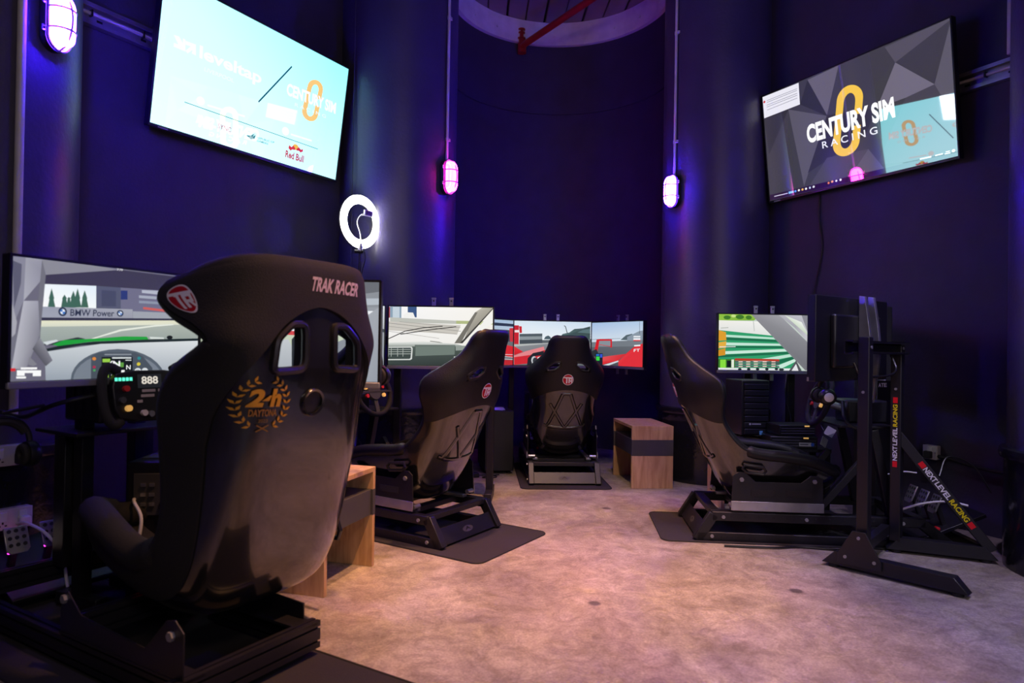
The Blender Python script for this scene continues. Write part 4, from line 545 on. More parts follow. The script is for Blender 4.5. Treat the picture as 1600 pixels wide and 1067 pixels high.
# ================================================================== bucket seats
def spline(P, t):
    n = len(P) - 1; x = min(max(t, 0), 1) * n; i = min(int(x), n - 1); f = x - i
    a, b, c, d = P[max(i - 1, 0)], P[i], P[i + 1], P[min(i + 2, n)]
    return .5 * ((2 * b) + (c - a) * f + (2 * a - 5 * b + 4 * c - d) * f * f + (3 * b - a - 3 * c + d) * f ** 3)
class Seat:
    """sections from the front lip of the pan to the top of the head: centre (y, z), half width, rim of the side wing (y, z)"""
    def __init__(s, sec, p=2.6, k=1.15):
        s.S = [Vector(a[:2]) for a in sec]; s.W = [a[2] for a in sec]; s.E = [Vector((a[3] - a[0], a[4] - a[1])) for a in sec]; s.p = p; s.k = k; s.memo = {}
    def cen(s, v): return spline(s.S, v)
    def base(s, u, v):
        q = (round(u, 5), round(v, 5))
        if q not in s.memo:
            c = s.cen(v) + spline(s.E, v) * abs(u) ** s.p; s.memo[q] = Vector((spline(s.W, v) * math.sin(s.k * u) / math.sin(s.k), c.x, c.y))
        return s.memo[q]
    def __call__(s, u, v, off=0.0):
        p = s.base(u, v)
        if off:
            e = .01; P = s.base; du = P(min(1, u + e), v) - P(max(-1, u - e), v); dv = P(u, min(1, v + e)) - P(u, max(0, v - e))
            n = dv.cross(du)
            if n.length > 1e-9: p = p + n.normalized() * off   # towards the sitter
        return p
    def v_at(s, z, lo=.45):   # spine parameter of a height on the back
        a, b = lo, 1.0
        for _ in range(40):
            m = (a + b) / 2
            if s.cen(m).y < z: a = m
            else: b = m
        return a
    def u_at(s, x, v):
        w = spline(s.W, v); return max(-1, min(1, math.asin(max(-1, min(1, x / w * math.sin(s.k)))) / s.k))
    def back(s, x, z, off=-.004):
        v = s.v_at(z); return s(s.u_at(x, v), v, off)
def inside(pt, poly):
    x, y = pt; c = False; n = len(poly)
    for i in range(n):
        (x1, y1), (x2, y2) = poly[i], poly[(i + 1) % n]
        if (y1 > y) != (y2 > y) and x < (x2 - x1) * (y - y1) / (y2 - y1) + x1: c = not c
    return c
def sheet(s, name, m, parent, o0, o1, panels, holes=(), nv=88):
    """panels: (u0, u1, start of the spine parameter as a function of u, columns)"""
    mb = MB()
    for u0, u1, vf, nu in panels:
        g = {}; on = {}
        def uv(i, j):
            u = u0 + (u1 - u0) * i / nu; a = vf(u); return u, a + (.985 - a) * j / nv if vf(u) > .015 or True else 0
        def vid(i, j, k):
            if (i, j, k) not in g:
                g[(i, j, k)] = len(mb.v); u, v = uv(i, j); mb.v.append(tuple(s(u, v, (o0, o1)[k])))
            return g[(i, j, k)]
        for i in range(nu):
            for j in range(nv):
                (ua, va), (ub, vb) = uv(i, j), uv(i + 1, j + 1); p = s((ua + ub) / 2, (va + vb) / 2)
                on[(i, j)] = not (va > .45 and any(inside((p.x, p.z), h) for h in holes))
        for (i, j), k in on.items():
            if not k: continue
            a = [(i, j), (i + 1, j), (i + 1, j + 1), (i, j + 1)]
            mb.f.append(tuple(vid(*q, 0) for q in a)); mb.f.append(tuple(vid(*q, 1) for q in reversed(a)))
            for q, r, n in ((a[0], a[1], (i, j - 1)), (a[1], a[2], (i + 1, j)), (a[2], a[3], (i, j + 1)), (a[3], a[0], (i - 1, j))):
                if not on.get(n): mb.f.append((vid(*q, 0), vid(*q, 1), vid(*r, 1), vid(*r, 0)))
    mb.mi = [0] * len(mb.f)
    o = mb.build(name, m, parent, smooth=True); o.data.set_sharp_from_angle(angle=math.radians(60)); return o
def decal(s, A, name, parent, cx, cz, sx, sz, m='ink', off=-.0055, slant=0):
    """lay flat art (0..1, y up) on the back of the seat, sx wide and sz tall around (cx, cz)"""
    T = [(f, 0) for f in A.f]; out = []   # split long triangles so that they follow the curve
    while T:
        f, lv = T.pop(); P = [A.v[i] for i in f]; L = [math.hypot((P[i][0] - P[i - 2][0]) * sx, (P[i][1] - P[i - 2][1]) * sz) for i in range(3)]
        k = max(range(3), key=lambda i: L[i])
        if L[k] < .022 or lv > 9: out.append(f); continue
        i, j = f[k], f[k - 2]; o = f[k - 1]; A.v.append(tuple((a + b) / 2 for a, b in zip(A.v[i], A.v[j]))); A.c.append(tuple((a + b) / 2 for a, b in zip(A.c[i], A.c[j]))); m_ = len(A.v) - 1
        T += [((i, m_, o), lv + 1), ((m_, j, o), lv + 1)]
    A.f = out
    def fn(a, b, d):
        x = cx + (a - .5) * sx; z = cz + (b - .5) * sz + slant * (a - .5) * sx; return tuple(s.back(x, z, off - d * 3))
    return A.mesh(name, fn, M[m], parent)
def badge_art():
    A = Art(); A.ell((.5, .5), .5, .5, 'e8e4ea', 36); A.ell((.5, .5), .45, .45, 'b80c24', 36)
    A.poly([(.07, .74), (.90, .74), (.94, .64), (.03, .64)], 'f0ecf2'); A.poly([(.27, .66), (.45, .66), (.45, .16), (.33, .16), (.33, .60), (.27, .60)], 'f0ecf2')
    A.poly([(.54, .66), (.67, .66), (.67, .18), (.54, .18)], 'f0ecf2'); A.poly([(.66, .66), (.90, .66), (.90, .36), (.80, .36), (.80, .55), (.66, .55)], 'f0ecf2'); A.poly([(.66, .45), (.90, .45), (.88, .36), (.66, .36)], 'f0ecf2'); A.poly([(.70, .38), (.82, .38), (.93, .22), (.82, .20)], 'f0ecf2')
    return A
def slot_ring(s, name, parent, poly, r, m, off=-.006):
    pts = []; n = len(poly)
    for i in range(n):   # rounded corners
        a, b, c = Vector(poly[i - 1]), Vector(poly[i]), Vector(poly[(i + 1) % n])
        q0, q1 = b + (a - b) * .25, b + (c - b) * .25
        pts += [q0 * (1 - t) ** 2 + b * 2 * t * (1 - t) + q1 * t * t for t in (0, .25, .5, .75, 1)]
    return MB().tube([s.back(p.x, p.y, off) for p in pts], r, 8, True).build(name, m, parent)
def grow(poly, k):
    c = Vector((sum(p[0] for p in poly) / len(poly), sum(p[1] for p in poly) / len(poly)))
    return [tuple(c + (Vector(p) - c) * k) for p in poly]

GT = Seat([(.80, .36, .17, .80, .385), (.785, .30, .215, .775, .385), (.71, .25, .245, .71, .415), (.60, .215, .255, .61, .448), (.46, .20, .258, .49, .465), (.34, .19, .258, .39, .473), (.265, .205, .258, .315, .485), (.21, .26, .256, .26, .512),
           (.155, .36, .25, .215, .555), (.09, .49, .243, .18, .605), (.04, .60, .25, .15, .665), (.0, .68, .272, .14, .73), (-.032, .75, .296, .14, .80), (-.062, .84, .29, .120, .875), (-.085, .92, .225, .035, .945),
           (-.105, .985, .175, -.025, 1.0), (-.12, 1.045, .15, -.062, 1.055), (-.133, 1.09, .14, -.088, 1.095), (-.137, 1.118, .118, -.108, 1.123), (-.13, 1.13, .08, -.112, 1.133)], 2.8, 1.18)
GT_SLOTS = [[(sg * a, b) for a, b in ((.060, .945), (.105, .94), (.160, .895), (.150, .872), (.100, .880), (.055, .915))] for sg in (-1, 1)]
def gt_seat(root, mesh_src=None):
    s = GT; out = []
    holes = [grow(p, 1.12) for p in GT_SLOTS]
    top = [(-1, 1, lambda u: s.v_at(.735 - .16 * u * u), 40)]; full = [(-1, 1, lambda u: .0, 44)]
    shell = sheet(s, 'seat_shell', M['gloss'], root, -.004, .010, full, holes)
    sheet(s, 'headrest_cover', M['vinyl'], shell, -.012, .006, top, holes, 44)
    sheet(s, 'seat_pad', M['vinyl'], shell, .010, .040, [(-.93, .93, lambda u: .02, 42)], holes)
    m = MB(); n = 70
    edge = [s(1, j / n, .018) for j in range(n + 1)] + [s(1 - 2 * j / 16, 1, .018) for j in range(1, 16)] + [s(-1, 1 - j / n, .018) for j in range(n + 1)] + [s(-1 + 2 * j / 16, 0, .018) for j in range(1, 16)]
    m.tube(edge, [.034 if q.y > .3 else .022 for q in edge], 10, True); m.build('bolster_edge', M['vinyl'], shell)
    for p in GT_SLOTS: slot_ring(s, 'harness_slot', shell, p, .0095, M['plastic'])
    decal(s, badge_art(), 'badge', shell, 0, .815, .082, .082, off=-.0145)['label'] = 'round red badge with white letters'
    rb = MB()
    for pts in ([(-.03, .70), (-.16, .36)], [(.03, .70), (.16, .36)], [(-.13, .42), (.13, .42)], [(-.03, .70), (.03, .70)], [(-.12, .62), (.10, .27)], [(.12, .62), (-.10, .27)]):
        for a, b in zip(pts, pts[1:]):
            pp = [s.back(a[0] + (b[0] - a[0]) * t / 14, a[1] + (b[1] - a[1]) * t / 14, .006) for t in range(15)]
            rb.tube(pp, .017, 10)
    rb.build('shell_rib', M['gloss'], shell)
    for sg in (-1, 1):   # moulded side window of the pan
        q = [s(sg * .985, .20 + .10 * i, .0) for i in (0, 1)]; c = [(.40, .375), (.52, .375), (.54, .355), (.52, .335), (.40, .335), (.38, .355)]
        c = [(.27, .425), (.37, .415), (.385, .395), (.37, .375), (.28, .385), (.26, .405)]; x = sg * .275; MB().tube([(x, y, z) for y, z in c], .008, 8, True).build('side_slot', M['plastic'], shell)
    return shell
def gt_rig(label, loc, F):
    r = thing('racing_simulator', label, 'racing simulator', (0, 0, 0), 0, 'black bucket seat racing simulators'); place(r, loc, F); B = M['black']
    for x in (-.255, .255):
        for a, b, nm in (((x, .022, .005), (x, .112, .15), 'rear_leg'), ((x, .10, .14), (x, 1.22, .14), 'upper_rail'), ((x, .02, .028), (x, 1.36, .028), 'lower_rail'), ((x, 1.20, .14), (x, 1.34, .03), 'front_leg')):
            MB().bar(a, b, .042, .05 if 'rail' in nm else .055, (0, 1, 0) if 'leg' in nm else (0, 0, 1)).build(nm, B, r, bevel=.004)
        m = MB(); sx = .022 if x > 0 else -.022
        for k in range(14): m.disc((x + sx * .95, .2 + .075 * k, .143), (sx, 0, 0), .006, .0016, 8)
        for k in range(8): m.disc((x + sx * .95, .12 + .03 * k, .03), (sx, 0, 0), .005, .0016, 8)
        o = m.build('rail_hole', M['rubber'], r); o['kind'] = 'stuff'
        for y, z in ((.16, .138), (.60, .138), (1.1, .138), (.1, .032)): MB().disc((x + sx, y, z), (sx, 0, 0), .010, .007, 6).build('bolt', M['grey'], r)
    mt = Matrix.Rotation(-math.radians(31.8), 4, 'X')
    MB().box((0, 0, 0), (.475, .006, .092), Matrix.Translation((0, .046, .055)) @ mt).build('rear_panel', B, r, bevel=.002)
    e = Art(); e.ell((.5, .5), .5, .34, '44424c'); e.poly([(.2, .3), (.5, .8), (.8, .3), (.5, .5)], '16151b')
    q = Matrix.Translation((0, .0425, .055)) @ mt
    e.mesh('emblem', lambda a, b, d: tuple(q @ Vector(((a - .5) * .09, -.0005 - d, (b - .5) * .05))), M['ink'], r)
    MB().box((0, .125, .15), (.47, .05, .03)).build('rear_crossbar', B, r, bevel=.003)
    MB().box((0, .50, .150), (.47, .05, .03)).build('seat_crossbar', B, r, bevel=.003); MB().box((0, .30, .150), (.47, .05, .03)).build('seat_crossbar', B, r, bevel=.003)
    MB().box((0, 1.20, .15), (.47, .05, .03)).build('front_crossbar', B, r, bevel=.003)
    for x in (-.235, .235):
        MB().box((x * .9, .45, .172), (.04, .46, .018)).build('slider', M['steel'], r, bevel=.002)
        sg = 1 if x > 0 else -1; xo = sg * .272
        m = Matrix(((0, 0, 1, xo - .003), (1, 0, 0, 0), (0, 1, 0, 0), (0, 0, 0, 1)))
        br = MB().prism([(.20, .18), (.69, .18), (.685, .36), (.66, .375), (.62, .375), (.57, .335), (.33, .335), (.275, .385), (.235, .385), (.21, .365)], .006, m).build('seat_bracket', B, r, bevel=.002)
        MB().box((xo + sg * .006, .445, .202), (.006, .49, .050)).build('bracket_flange', M['steel'], br, bevel=.001)
        MB().box((xo - sg * .012, .47, .182), (.04, .54, .008)).build('bracket_foot', B, br)
        sl = MB()
        for y, wd in ((.34, .13), (.53, .14)): sl.box((xo + sg * .0045, y + .03, .275), (.004, wd, .034))
        sl.build('bracket_slot', M['rubber'], br)['kind'] = 'stuff'
        for y in (.255, .64): MB().disc((xo, y, .345), (sg, 0, 0), .012, .012, 6).build('bolt', M['grey'], br)
        MB().disc((x * .92, .21, .195), (sg, 0, 0), .013, .05, 10).build('slider_stop', M['steel'], r)
    gt_seat(r)
    for x in (-.23, .23):
        MB().bar((x, 1.06, .15), (x, .96, .63), .04, .045, (0, 1, 0)).build('wheel_upright', B, r, bevel=.003)
        MB().bar((x, .66, .17), (x, .90, .45), .03, .04, (0, 1, 0)).build('diagonal_brace', B, r, bevel=.003)
    MB().box((0, .93, .645), (.50, .30, .012)).build('wheel_deck', B, r, bevel=.003)
    MB().box((0, .99, .715), (.19, .22, .13)).build('wheel_base', M['plastic'], r, bevel=.012)
    wm = Matrix.Translation((0, .76, .765)) @ Matrix.Rotation(math.radians(72), 4, 'X')
    w_ = MB(); w_.lathe([(.140 + .015 * math.cos(2 * PI * j / 10), .015 * math.sin(2 * PI * j / 10)) for j in range(11)], 40, wm); wh = w_.build('steering_wheel', M['fabric'], r)
    m = MB(); m.lathe([(.001, .012), (.05, .012), (.055, 0), (.05, -.02), (.001, -.02)], 20, wm)
    for a in (0, 180, 270): m.bar(wm @ Vector((0, 0, 0)), wm @ Vector((.138 * math.cos(math.radians(a)), .138 * math.sin(math.radians(a)), 0)), .03, .010)
    m.build('spokes', M['band'], wh)
    for a, c in ((20, 'redp'), (160, 'gold'), (200, 'redp'), (-20, 'gold')): MB().disc(wm @ Vector((.075 * math.cos(math.radians(a)), .075 * math.sin(math.radians(a)), .005)), wm.to_3x3() @ Vector((0, 0, 1)), .012, .012, 10).build('button', M[c], wh)
    MB().tube([wm @ Vector((0, 0, -.01)), (0, .92, .715)], .022, 12).build('wheel_shaft', M['steel'], r)
    pedals(r, 1.36, .03)
    return r
def pedals(r, y0, z0, n=3, sc=1.0):
    pl = MB().box((0, y0 + .05, z0 + .05), (.40, .40, .02), Matrix.Translation((0, y0, z0)) @ Matrix.Rotation(math.radians(24), 4, 'X') @ Matrix.Translation((0, -y0, -z0))).build('pedal_plate', M['black'], r, bevel=.003)
    for i in range(n):
        x = -.13 + .13 * i; q = Matrix.Translation((x, y0 - .02, z0 + .19)) @ Matrix.Rotation(math.radians(-22), 4, 'X')
        MB().bar((x, y0 + .04, z0 + .03), (x, y0 - .01, z0 + .17), .022, .022, (0, 1, 0)).build('pedal_arm', M['black'], r)
        f = MB().prism([(-.042, -.04), (-.03, -.055), (.03, -.055), (.042, -.04), (.042, .05), (-.042, .05)], .008, q @ Matrix.Rotation(PI / 2, 4, 'X')).build('pedal', M['silver'], r, bevel=.002)
        hm = MB()
        for a in (-.025, 0, .025):
            for b in (-.022, .006, .034): hm.disc(q @ Vector((a, -.0075, b)), q.to_3x3() @ Vector((0, -1, 0)), .008, .0025, 8)
        h = hm.build('pedal_hole', M['rubber'], f); h['kind'] = 'stuff'
        MB().disc((x + .035, y0 - .02, z0 + .055), (0, -1, .4), .013, .02, 10).build('red_knob', M['redp'], r)

rig_mid = gt_rig('racing simulator facing the windscreen wiper screen, red badge on a shell with cross ribs', (-.189, 3.667, 0), (-.846, .534))
rig_ctr = gt_rig('racing simulator in the niche seen squarely from behind under red car screens', (.42, 5.10, 0), (-.05, 1))
rig_right = gt_rig('racing simulator seen side-on beside the lettered monitor stand', (1.036, 3.98, 0), (.997, -.085))
# ================================================================== the foreground rig on aluminium beams
NF = (-.862, .507)
NS = Seat([(.87, .40, .19, .87, .43), (.845, .33, .25, .84, .45), (.74, .25, .29, .75, .455), (.54, .20, .305, .57, .39), (.36, .18, .315, .43, .375), (.23, .20, .32, .345, .41), (.165, .28, .32, .30, .47), (.12, .40, .32, .28, .55),
           (.078, .55, .322, .28, .65), (.042, .70, .328, .285, .76), (.018, .84, .33, .29, .87), (.004, .94, .325, .245, .95), (.0, 1.01, .315, .145, 1.01), (.0, 1.06, .31, .105, 1.05), (.002, 1.11, .315, .155, 1.095),
           (.002, 1.17, .32, .265, 1.14), (.004, 1.23, .32, .33, 1.185), (.008, 1.275, .312, .315, 1.215), (.016, 1.295, .305, .295, 1.228), (.026, 1.305, .30, .265, 1.238)], 4.0, 1.35)
SX = .088
near = thing('racing_simulator', 'large foreground racing simulator with winged headrest and gold laurel emblem on gloss shell', 'racing simulator', (0, 0, 0), 0); place(near, (-.742, 2.123, 0), NF)
def alu_beam(name, a, b, wd, ht, parent):
    s = .006; k = .011
    def side(n, L):   # slots along one side
        return [(L * (i + .5) / n) for i in range(n)]
    pts = []
    W2, H2 = wd / 2, ht / 2
    def run(p0, p1, n):
        p0, p1 = Vector(p0), Vector(p1); d = (p1 - p0); L = d.length; d.normalize(); inn = Vector((-d.y, d.x)); pts.append(tuple(p0))
        for c in side(n, L):
            for t, e in ((-.004, 0), (-.004, .005), (-.009, .005), (-.005, .012), (.005, .012), (.009, .005), (.004, .005), (.004, 0)): pts.append(tuple(p0 + d * (c + t) + inn * e))
    nh, nw = max(1, round(ht / .04)), max(1, round(wd / .04))
    run((-W2, -H2), (W2, -H2), nw); run((W2, -H2), (W2, H2), nh); run((W2, H2), (-W2, H2), nw); run((-W2, H2), (-W2, -H2), nh)
    a, b = Vector(a), Vector(b); d = (b - a); L = d.length; d.normalize(); up = Vector((0, 0, 1)); rt = d.cross(up).normalized()
    m = Matrix((rt, up, -d)).transposed().to_4x4(); m.translation = b
    o = MB().prism(pts, L, m).build(name, M['black'], parent, smooth=False)
    for e, s_ in ((a, -1), (b, 1)):
        em = m.copy(); em.translation = e + d * s_ * .0006 if s_ > 0 else e + d * s_ * .0012
        MB().prism(pts, .0006, em).build('cut_face', M['alu'], o, smooth=False)
    return o
for x, y in ((-.29, 1.55), (.165, .52)): alu_beam('long_beam', (x, .045, .06), (x, y, .06), .04, .08, near)
alu_beam('rear_beam', (-.36, .0, .075), (.188, .0, .075), .04, .09, near)
alu_beam('front_beam', (-.30, 1.2, .14), (.28, 1.2, .14), .04, .08, near)
alu_beam('middle_beam', (-.30, .55, .14), (.30, .55, .14), .04, .08, near)
sr = bpy.data.objects.new('seat', None); C.objects.link(sr); sr.parent = near; sr.location = (SX, -.093, .0)
NSLOT = [[(sg * a, b) for a, b in ((.060, 1.108), (.112, 1.108), (.168, 1.06), (.176, .975), (.163, .965), (.060, .97))] for sg in (-1, 1)]
hl = [grow(p, 1.06) for p in NSLOT]
UB = .80
sheet(NS, 'seat_shell', M['gloss'], sr, -.004, .010, [(-1, 1, lambda u: .0, 56)], hl, 110)
sheet(NS, 'headrest_cover', M['fabric'], sr, -.016, .008, [(-UB, UB, lambda u: NS.v_at(.72 + .445 * max(0, 1 - (abs(u) / UB) ** 1.7) ** .55), 56), (-1, -UB, lambda u: .0, 10), (UB, 1, lambda u: .0, 10)], hl, 90)
sheet(NS, 'seat_pad', M['fabric'], sr, .010, .045, [(-.95, .95, lambda u: .02, 54)], hl, 110)
n = 90
edge = [NS(1, j / n, .018) for j in range(n + 1)] + [NS(1 - 2 * j / 20, 1, .018) for j in range(1, 20)] + [NS(-1, 1 - j / n, .018) for j in range(n + 1)] + [NS(-1 + 2 * j / 20, 0, .018) for j in range(1, 20)]
MB().tube(edge, [.05 if q.y > .35 and q.z < .7 else (.036 if q.z < 1.05 else .03) for q in edge], 12, True).build('bolster_edge', M['fabric'], sr)
for p in NSLOT: slot_ring(NS, 'harness_slot', sr, p, .013, M['plastic'])
A = badge_art(); vb = NS.v_at(1.2); us = [-1 + .005 * k for k in range(60)]; arc = [0]
for a_, b_ in zip(us, us[1:]): arc.append(arc[-1] + (NS(b_, vb) - NS(a_, vb)).length)
def on_flank(a, b, d):   # round badge laid on the outer flank of the head wing, by arc length from the rim
    t = .082 + (a - .5) * .100; u = float(np.interp(t, arc, us)); v = NS.v_at(1.2 + (b - .5) * .104); return tuple(NS(u, v, -.0175 - d * 3))
for k in range(3):   # split triangles so that they follow the curve
    F = []
    for f in A.f:
        m_ = []
        for i in range(3):
            A.v.append(tuple((p + q) / 2 for p, q in zip(A.v[f[i]], A.v[f[i - 2]]))); A.c.append(A.c[f[0]]); m_.append(len(A.v) - 1)
        F += [(f[0], m_[0], m_[2]), (f[1], m_[1], m_[0]), (f[2], m_[2], m_[1]), tuple(m_)]
    A.f = F
A.mesh('badge', on_flank, M['ink'], sr)['label'] = 'round red badge with white letters'
A = Art(); A.text('TRAK RACER', 'b9a9b9', (.06, 1), (1, 1), (0, 0), .03)
decal(NS, A, 'lettering', sr, .06, 1.235, .225, .046, off=-.0175, slant=-.02)['label'] = 'pale slanted capital lettering'
A = Art()   # laurel and numerals
for sg in (-1, 1):
    for k in range(9):
        t = math.radians(-62 + 15.5 * k); c = Vector((.5 + sg * .40 * math.cos(t), .52 + .46 * math.sin(t)))
        tg = Vector((-sg * math.sin(t), math.cos(t)))
        for side_ in (-1, 1):
            dr = (tg * .8 + Vector((sg * math.cos(t), math.sin(t))) * side_ * .75).normalized(); nn_ = Vector((-dr.y, dr.x))
            A.poly([tuple(c), tuple(c + dr * .05 + nn_ * .024), tuple(c + dr * .115), tuple(c + dr * .05 - nn_ * .024)], 'c8912e')
A.line([(.40, .02), (.60, .14)], .02, '8a6424'); A.line([(.60, .02), (.40, .14)], .02, '8a6424')
A.text('2', 'c8912e', (.28, .80), (.52, .80), (.22, .47), .05); A.poly([(.44, .58), (.56, .58), (.60, .68), (.57, .68)], 'c8912e'); A.text('h', 'c8912e', (.62, .80), (.80, .80), (.58, .47), .05)
A.text('DAYTONA', '9a6c28', (.27, .43), (.72, .43), (.27, .30), .02); A.text('2023', '8a6424', (.42, .25), (.57, .25), (.42, .19), 0)
decal(NS, A, 'laurel_emblem', sr, -.19, .865, .175, .165, off=-.006)['label'] = 'gold laurel wreath with numerals'
c = NS.back(-.015, .865, -.004); c2 = NS.back(-.015, .865, -.012); ax = (c2 - c).normalized()
q = ax.to_track_quat('Z', 'Y').to_matrix().to_4x4(); q.translation = c
MB().lathe([(.036, 0), (.036, .008), (.043, .010), (.046, .006), (.046, 0)], 32, q).build('vent_ring', M['gloss'], sr)
MB().lathe([(.001, .001), (.034, .001)], 24, q).build('vent_mesh', M['plastic'], sr)
for sg in (-1, 1):
    xo = .17 if sg > 0 else -.31; m = Matrix(((0, 0, 1, xo - .003), (1, 0, 0, 0), (0, 1, 0, 0), (0, 0, 0, 1)))
    br = MB().prism([(.04, .11), (.62, .11), (.62, .19), (.04, .17)] if sg > 0 else [(-.02, .11), (.62, .11), (.62, .22), (.58, .25), (.50, .19), (.16, .17), (.06, .27), (.02, .28), (-.02, .25)], .006, m).build('seat_bracket', M['black'], near, bevel=.002)
    for y, z in ((.03, .235), (.59, .225)) if sg < 0 else ((.1, .14),): MB().disc((xo, y, z), (sg, 0, 0), .014, .014, 6).build('bolt', M['grey'], br)
    MB().box((xo - sg * .03, .30, .113), (.07, .64, .008)).build('bracket_foot', M['black'], br)
    x2 = SX + sg * .285; MB().tube([(x2, y - .03, z) for y, z in ((.30, .36), (.42, .36), (.43, .34), (.43, .30), (.30, .30), (.29, .33))], .010, 8, True).build('side_slot', M['plastic'], sr)
for x in (-.05, .27): MB().bar((x, 1.15, .16), (x, 1.15, .695), .04, .08, (0, 1, 0)).build('wheel_upright', M['black'], near, bevel=.003)
MB().box((.08, 1.04, .70), (.44, .30, .014)).build('wheel_deck', M['black'], near, bevel=.003)
wb = MB().box((0, .98, .82), (.16, .24, .16)).build('wheel_base', M['plastic'], near, bevel=.01)
m = MB()
for k in range(3): m.box((-.082, .92 + .06 * k, .82), (.006, .035, .10))
m.build('motor_fin', M['black'], wb)
FW = Matrix.Translation((0, .70, .855)) @ Matrix.Rotation(math.radians(-8), 4, 'X')   # wheel plane is local xz, driver on -y
wl = MB().prism([(-.13, -.05), (-.11, -.085), (-.05, -.10), (.05, -.10), (.11, -.085), (.13, -.05), (.135, .03), (.12, .075), (.06, .085), (-.06, .085), (-.12, .075), (-.135, .03)], .03, FW @ Matrix.Rotation(PI / 2, 4, 'X')).build('steering_wheel', M['plastic'], near, bevel=.005)
for sg in (-1, 1):
    g = [FW @ Vector((sg * x, -.012, z)) for x, z in ((.10, .085), (.135, .10), (.155, .07), (.160, 0), (.150, -.07), (.125, -.105), (.10, -.09))]
    MB().tube(bez(g, 4), .017, 10).build('wheel_grip', M['rubber'], wl)
def on_wheel(A, name, m='ink'): return A.mesh(name, lambda a, b, d: tuple(FW @ Vector((a, -.0312 - d, b))), M[m], wl)
A = Art(); A.poly([(-.045, .02), (.045, .02), (.045, .07), (-.045, .07)], '15161a'); A.text('888', 'b9b2a8', (-.03, .062), (.032, .062), (-.03, .034), .02); on_wheel(A, 'readout', 'led')
A = Art()
for x, z, w_, h in ((-.03, .005, .05, .010), (-.035, -.013, .05, .010), (-.05, -.032, .02, .010), (.03, .005, .03, .010)): A.poly([(x, z), (x + w_, z), (x + w_, z + h), (x, z + h)], 'b9b4b8')
on_wheel(A, 'key_label')
A = Art(); [A.poly([(-.125 + .013 * k, .048), (-.115 + .013 * k, .048), (-.115 + .013 * k, .06), (-.125 + .013 * k, .06)], '58e8c0') for k in range(5)]; on_wheel(A, 'lit_word', 'led')
for x, z, c in ((-.09, .02, 'redp'), (-.105, -.02, 'band'), (-.085, -.05, 'gold'), (.09, .02, 'band'), (.1, -.02, 'redp'), (.085, -.05, 'band'), (-.03, -.07, 'label'), (-.005, -.075, 'steel'), (.03, -.07, 'steel')):
    MB().disc(FW @ Vector((x, -.03, z)), FW.to_3x3() @ Vector((0, -1, 0)), .011, .014, 12).build('button', M[c], wl)
MB().tube([FW @ Vector((0, 0, 0)), (0, .88, .84)], .025, 12).build('wheel_shaft', M['steel'], near)
pedals(near, 1.36, .06)
for x in (-.13, 0): MB().box((x, 1.325, .205), (.07, .008, .006)).build('pedal_light', M['pinkled'], near)

# ================================================================== floor mats
def floor_mat(label, loc, F, x0, x1, y0, y1, r=.05):
    t = thing('floor_mat', label, 'mat', group='black mats under the simulators'); place(t, (loc[0], loc[1], 0), F); p = []
    for cx, cy, a0 in ((x1 - r, y1 - r, 0), (x0 + r, y1 - r, 90), (x0 + r, y0 + r, 180), (x1 - r, y0 + r, 270)):
        p += [(cx + r * math.cos(math.radians(a0 + 15 * k)), cy + r * math.sin(math.radians(a0 + 15 * k))) for k in range(7)]
    MB().prism(p, .005).build('pile', M['matm'], t)
    MB().tube([(x, y, .004) for x, y in p], .0045, 6, True).build('bound_edge', M['rubber'], t)
floor_mat('black mat with rounded corner under the simulator facing the wiper screen', (-.189, 3.667), (-.846, .534), -.34, .34, -.27, 1.55)
floor_mat('black mat under the simulator inside the niche', (.42, 5.10), (-.05, 1), -.34, .34, -.11, 1.0)
floor_mat('black mat under the side-on simulator beside the lettered stand', (1.036, 3.98), (.997, -.085), -.345, .30, -.17, 1.55)
floor_mat('dark mat under the large foreground simulator', (-.742, 2.123), NF, -.45, .20, -.55, 1.5)

# ================================================================== small tables, computers, boxes
def side_table(label, loc, rz, L=.56, D=.32, H=.47):
    t = thing('side_table', label, 'side table', loc, rz, 'oak side tables with dark drawer'); T = .022
    MB().box((0, 0, H - T / 2), (L, D, T)).build('top_board', M['wood'], t, bevel=.0015)
    for sg in (-1, 1):
        x = sg * (L / 2 - T / 2); z1, z2 = .245, .365
        MB().box((x, 0, z1 / 2), (T, D, z1)).build('side_panel', M['wood'], t, bevel=.0015)
        MB().box((x, 0, (z2 + H - T) / 2), (T, D, H - T - z2)).build('side_panel', M['wood'], t, bevel=.0015)
        MB().box((x, 0, (z1 + z2) / 2), (T + .002, D + .002, z2 - z1)).build('dark_side_band', M['band'], t, bevel=.0015)
    MB().box((0, .10, .225), (L - 2 * T, .016, .45 - .01)).build('back_panel', M['wood'], t)
    dr = MB().box((0, -.01, .305), (L - 2 * T - .004, D - .04, .12)).build('drawer', M['band'], t, bevel=.002)
    return t
tc = Vector(((.916 + 1.239 + .859) / 2 - .42, 0, 0))
side_table('oak side table between the niche simulator and the glossy column base', (1.044, 5.354, 0), math.radians(-84.2))
side_table('oak side table tucked beside the large foreground simulator', (-.854, 3.045, 0), math.radians(74), .44)
side_table('oak side table carrying a computer tower behind the side-on simulator', (1.66, 4.62, 0), 0, .52, .32)
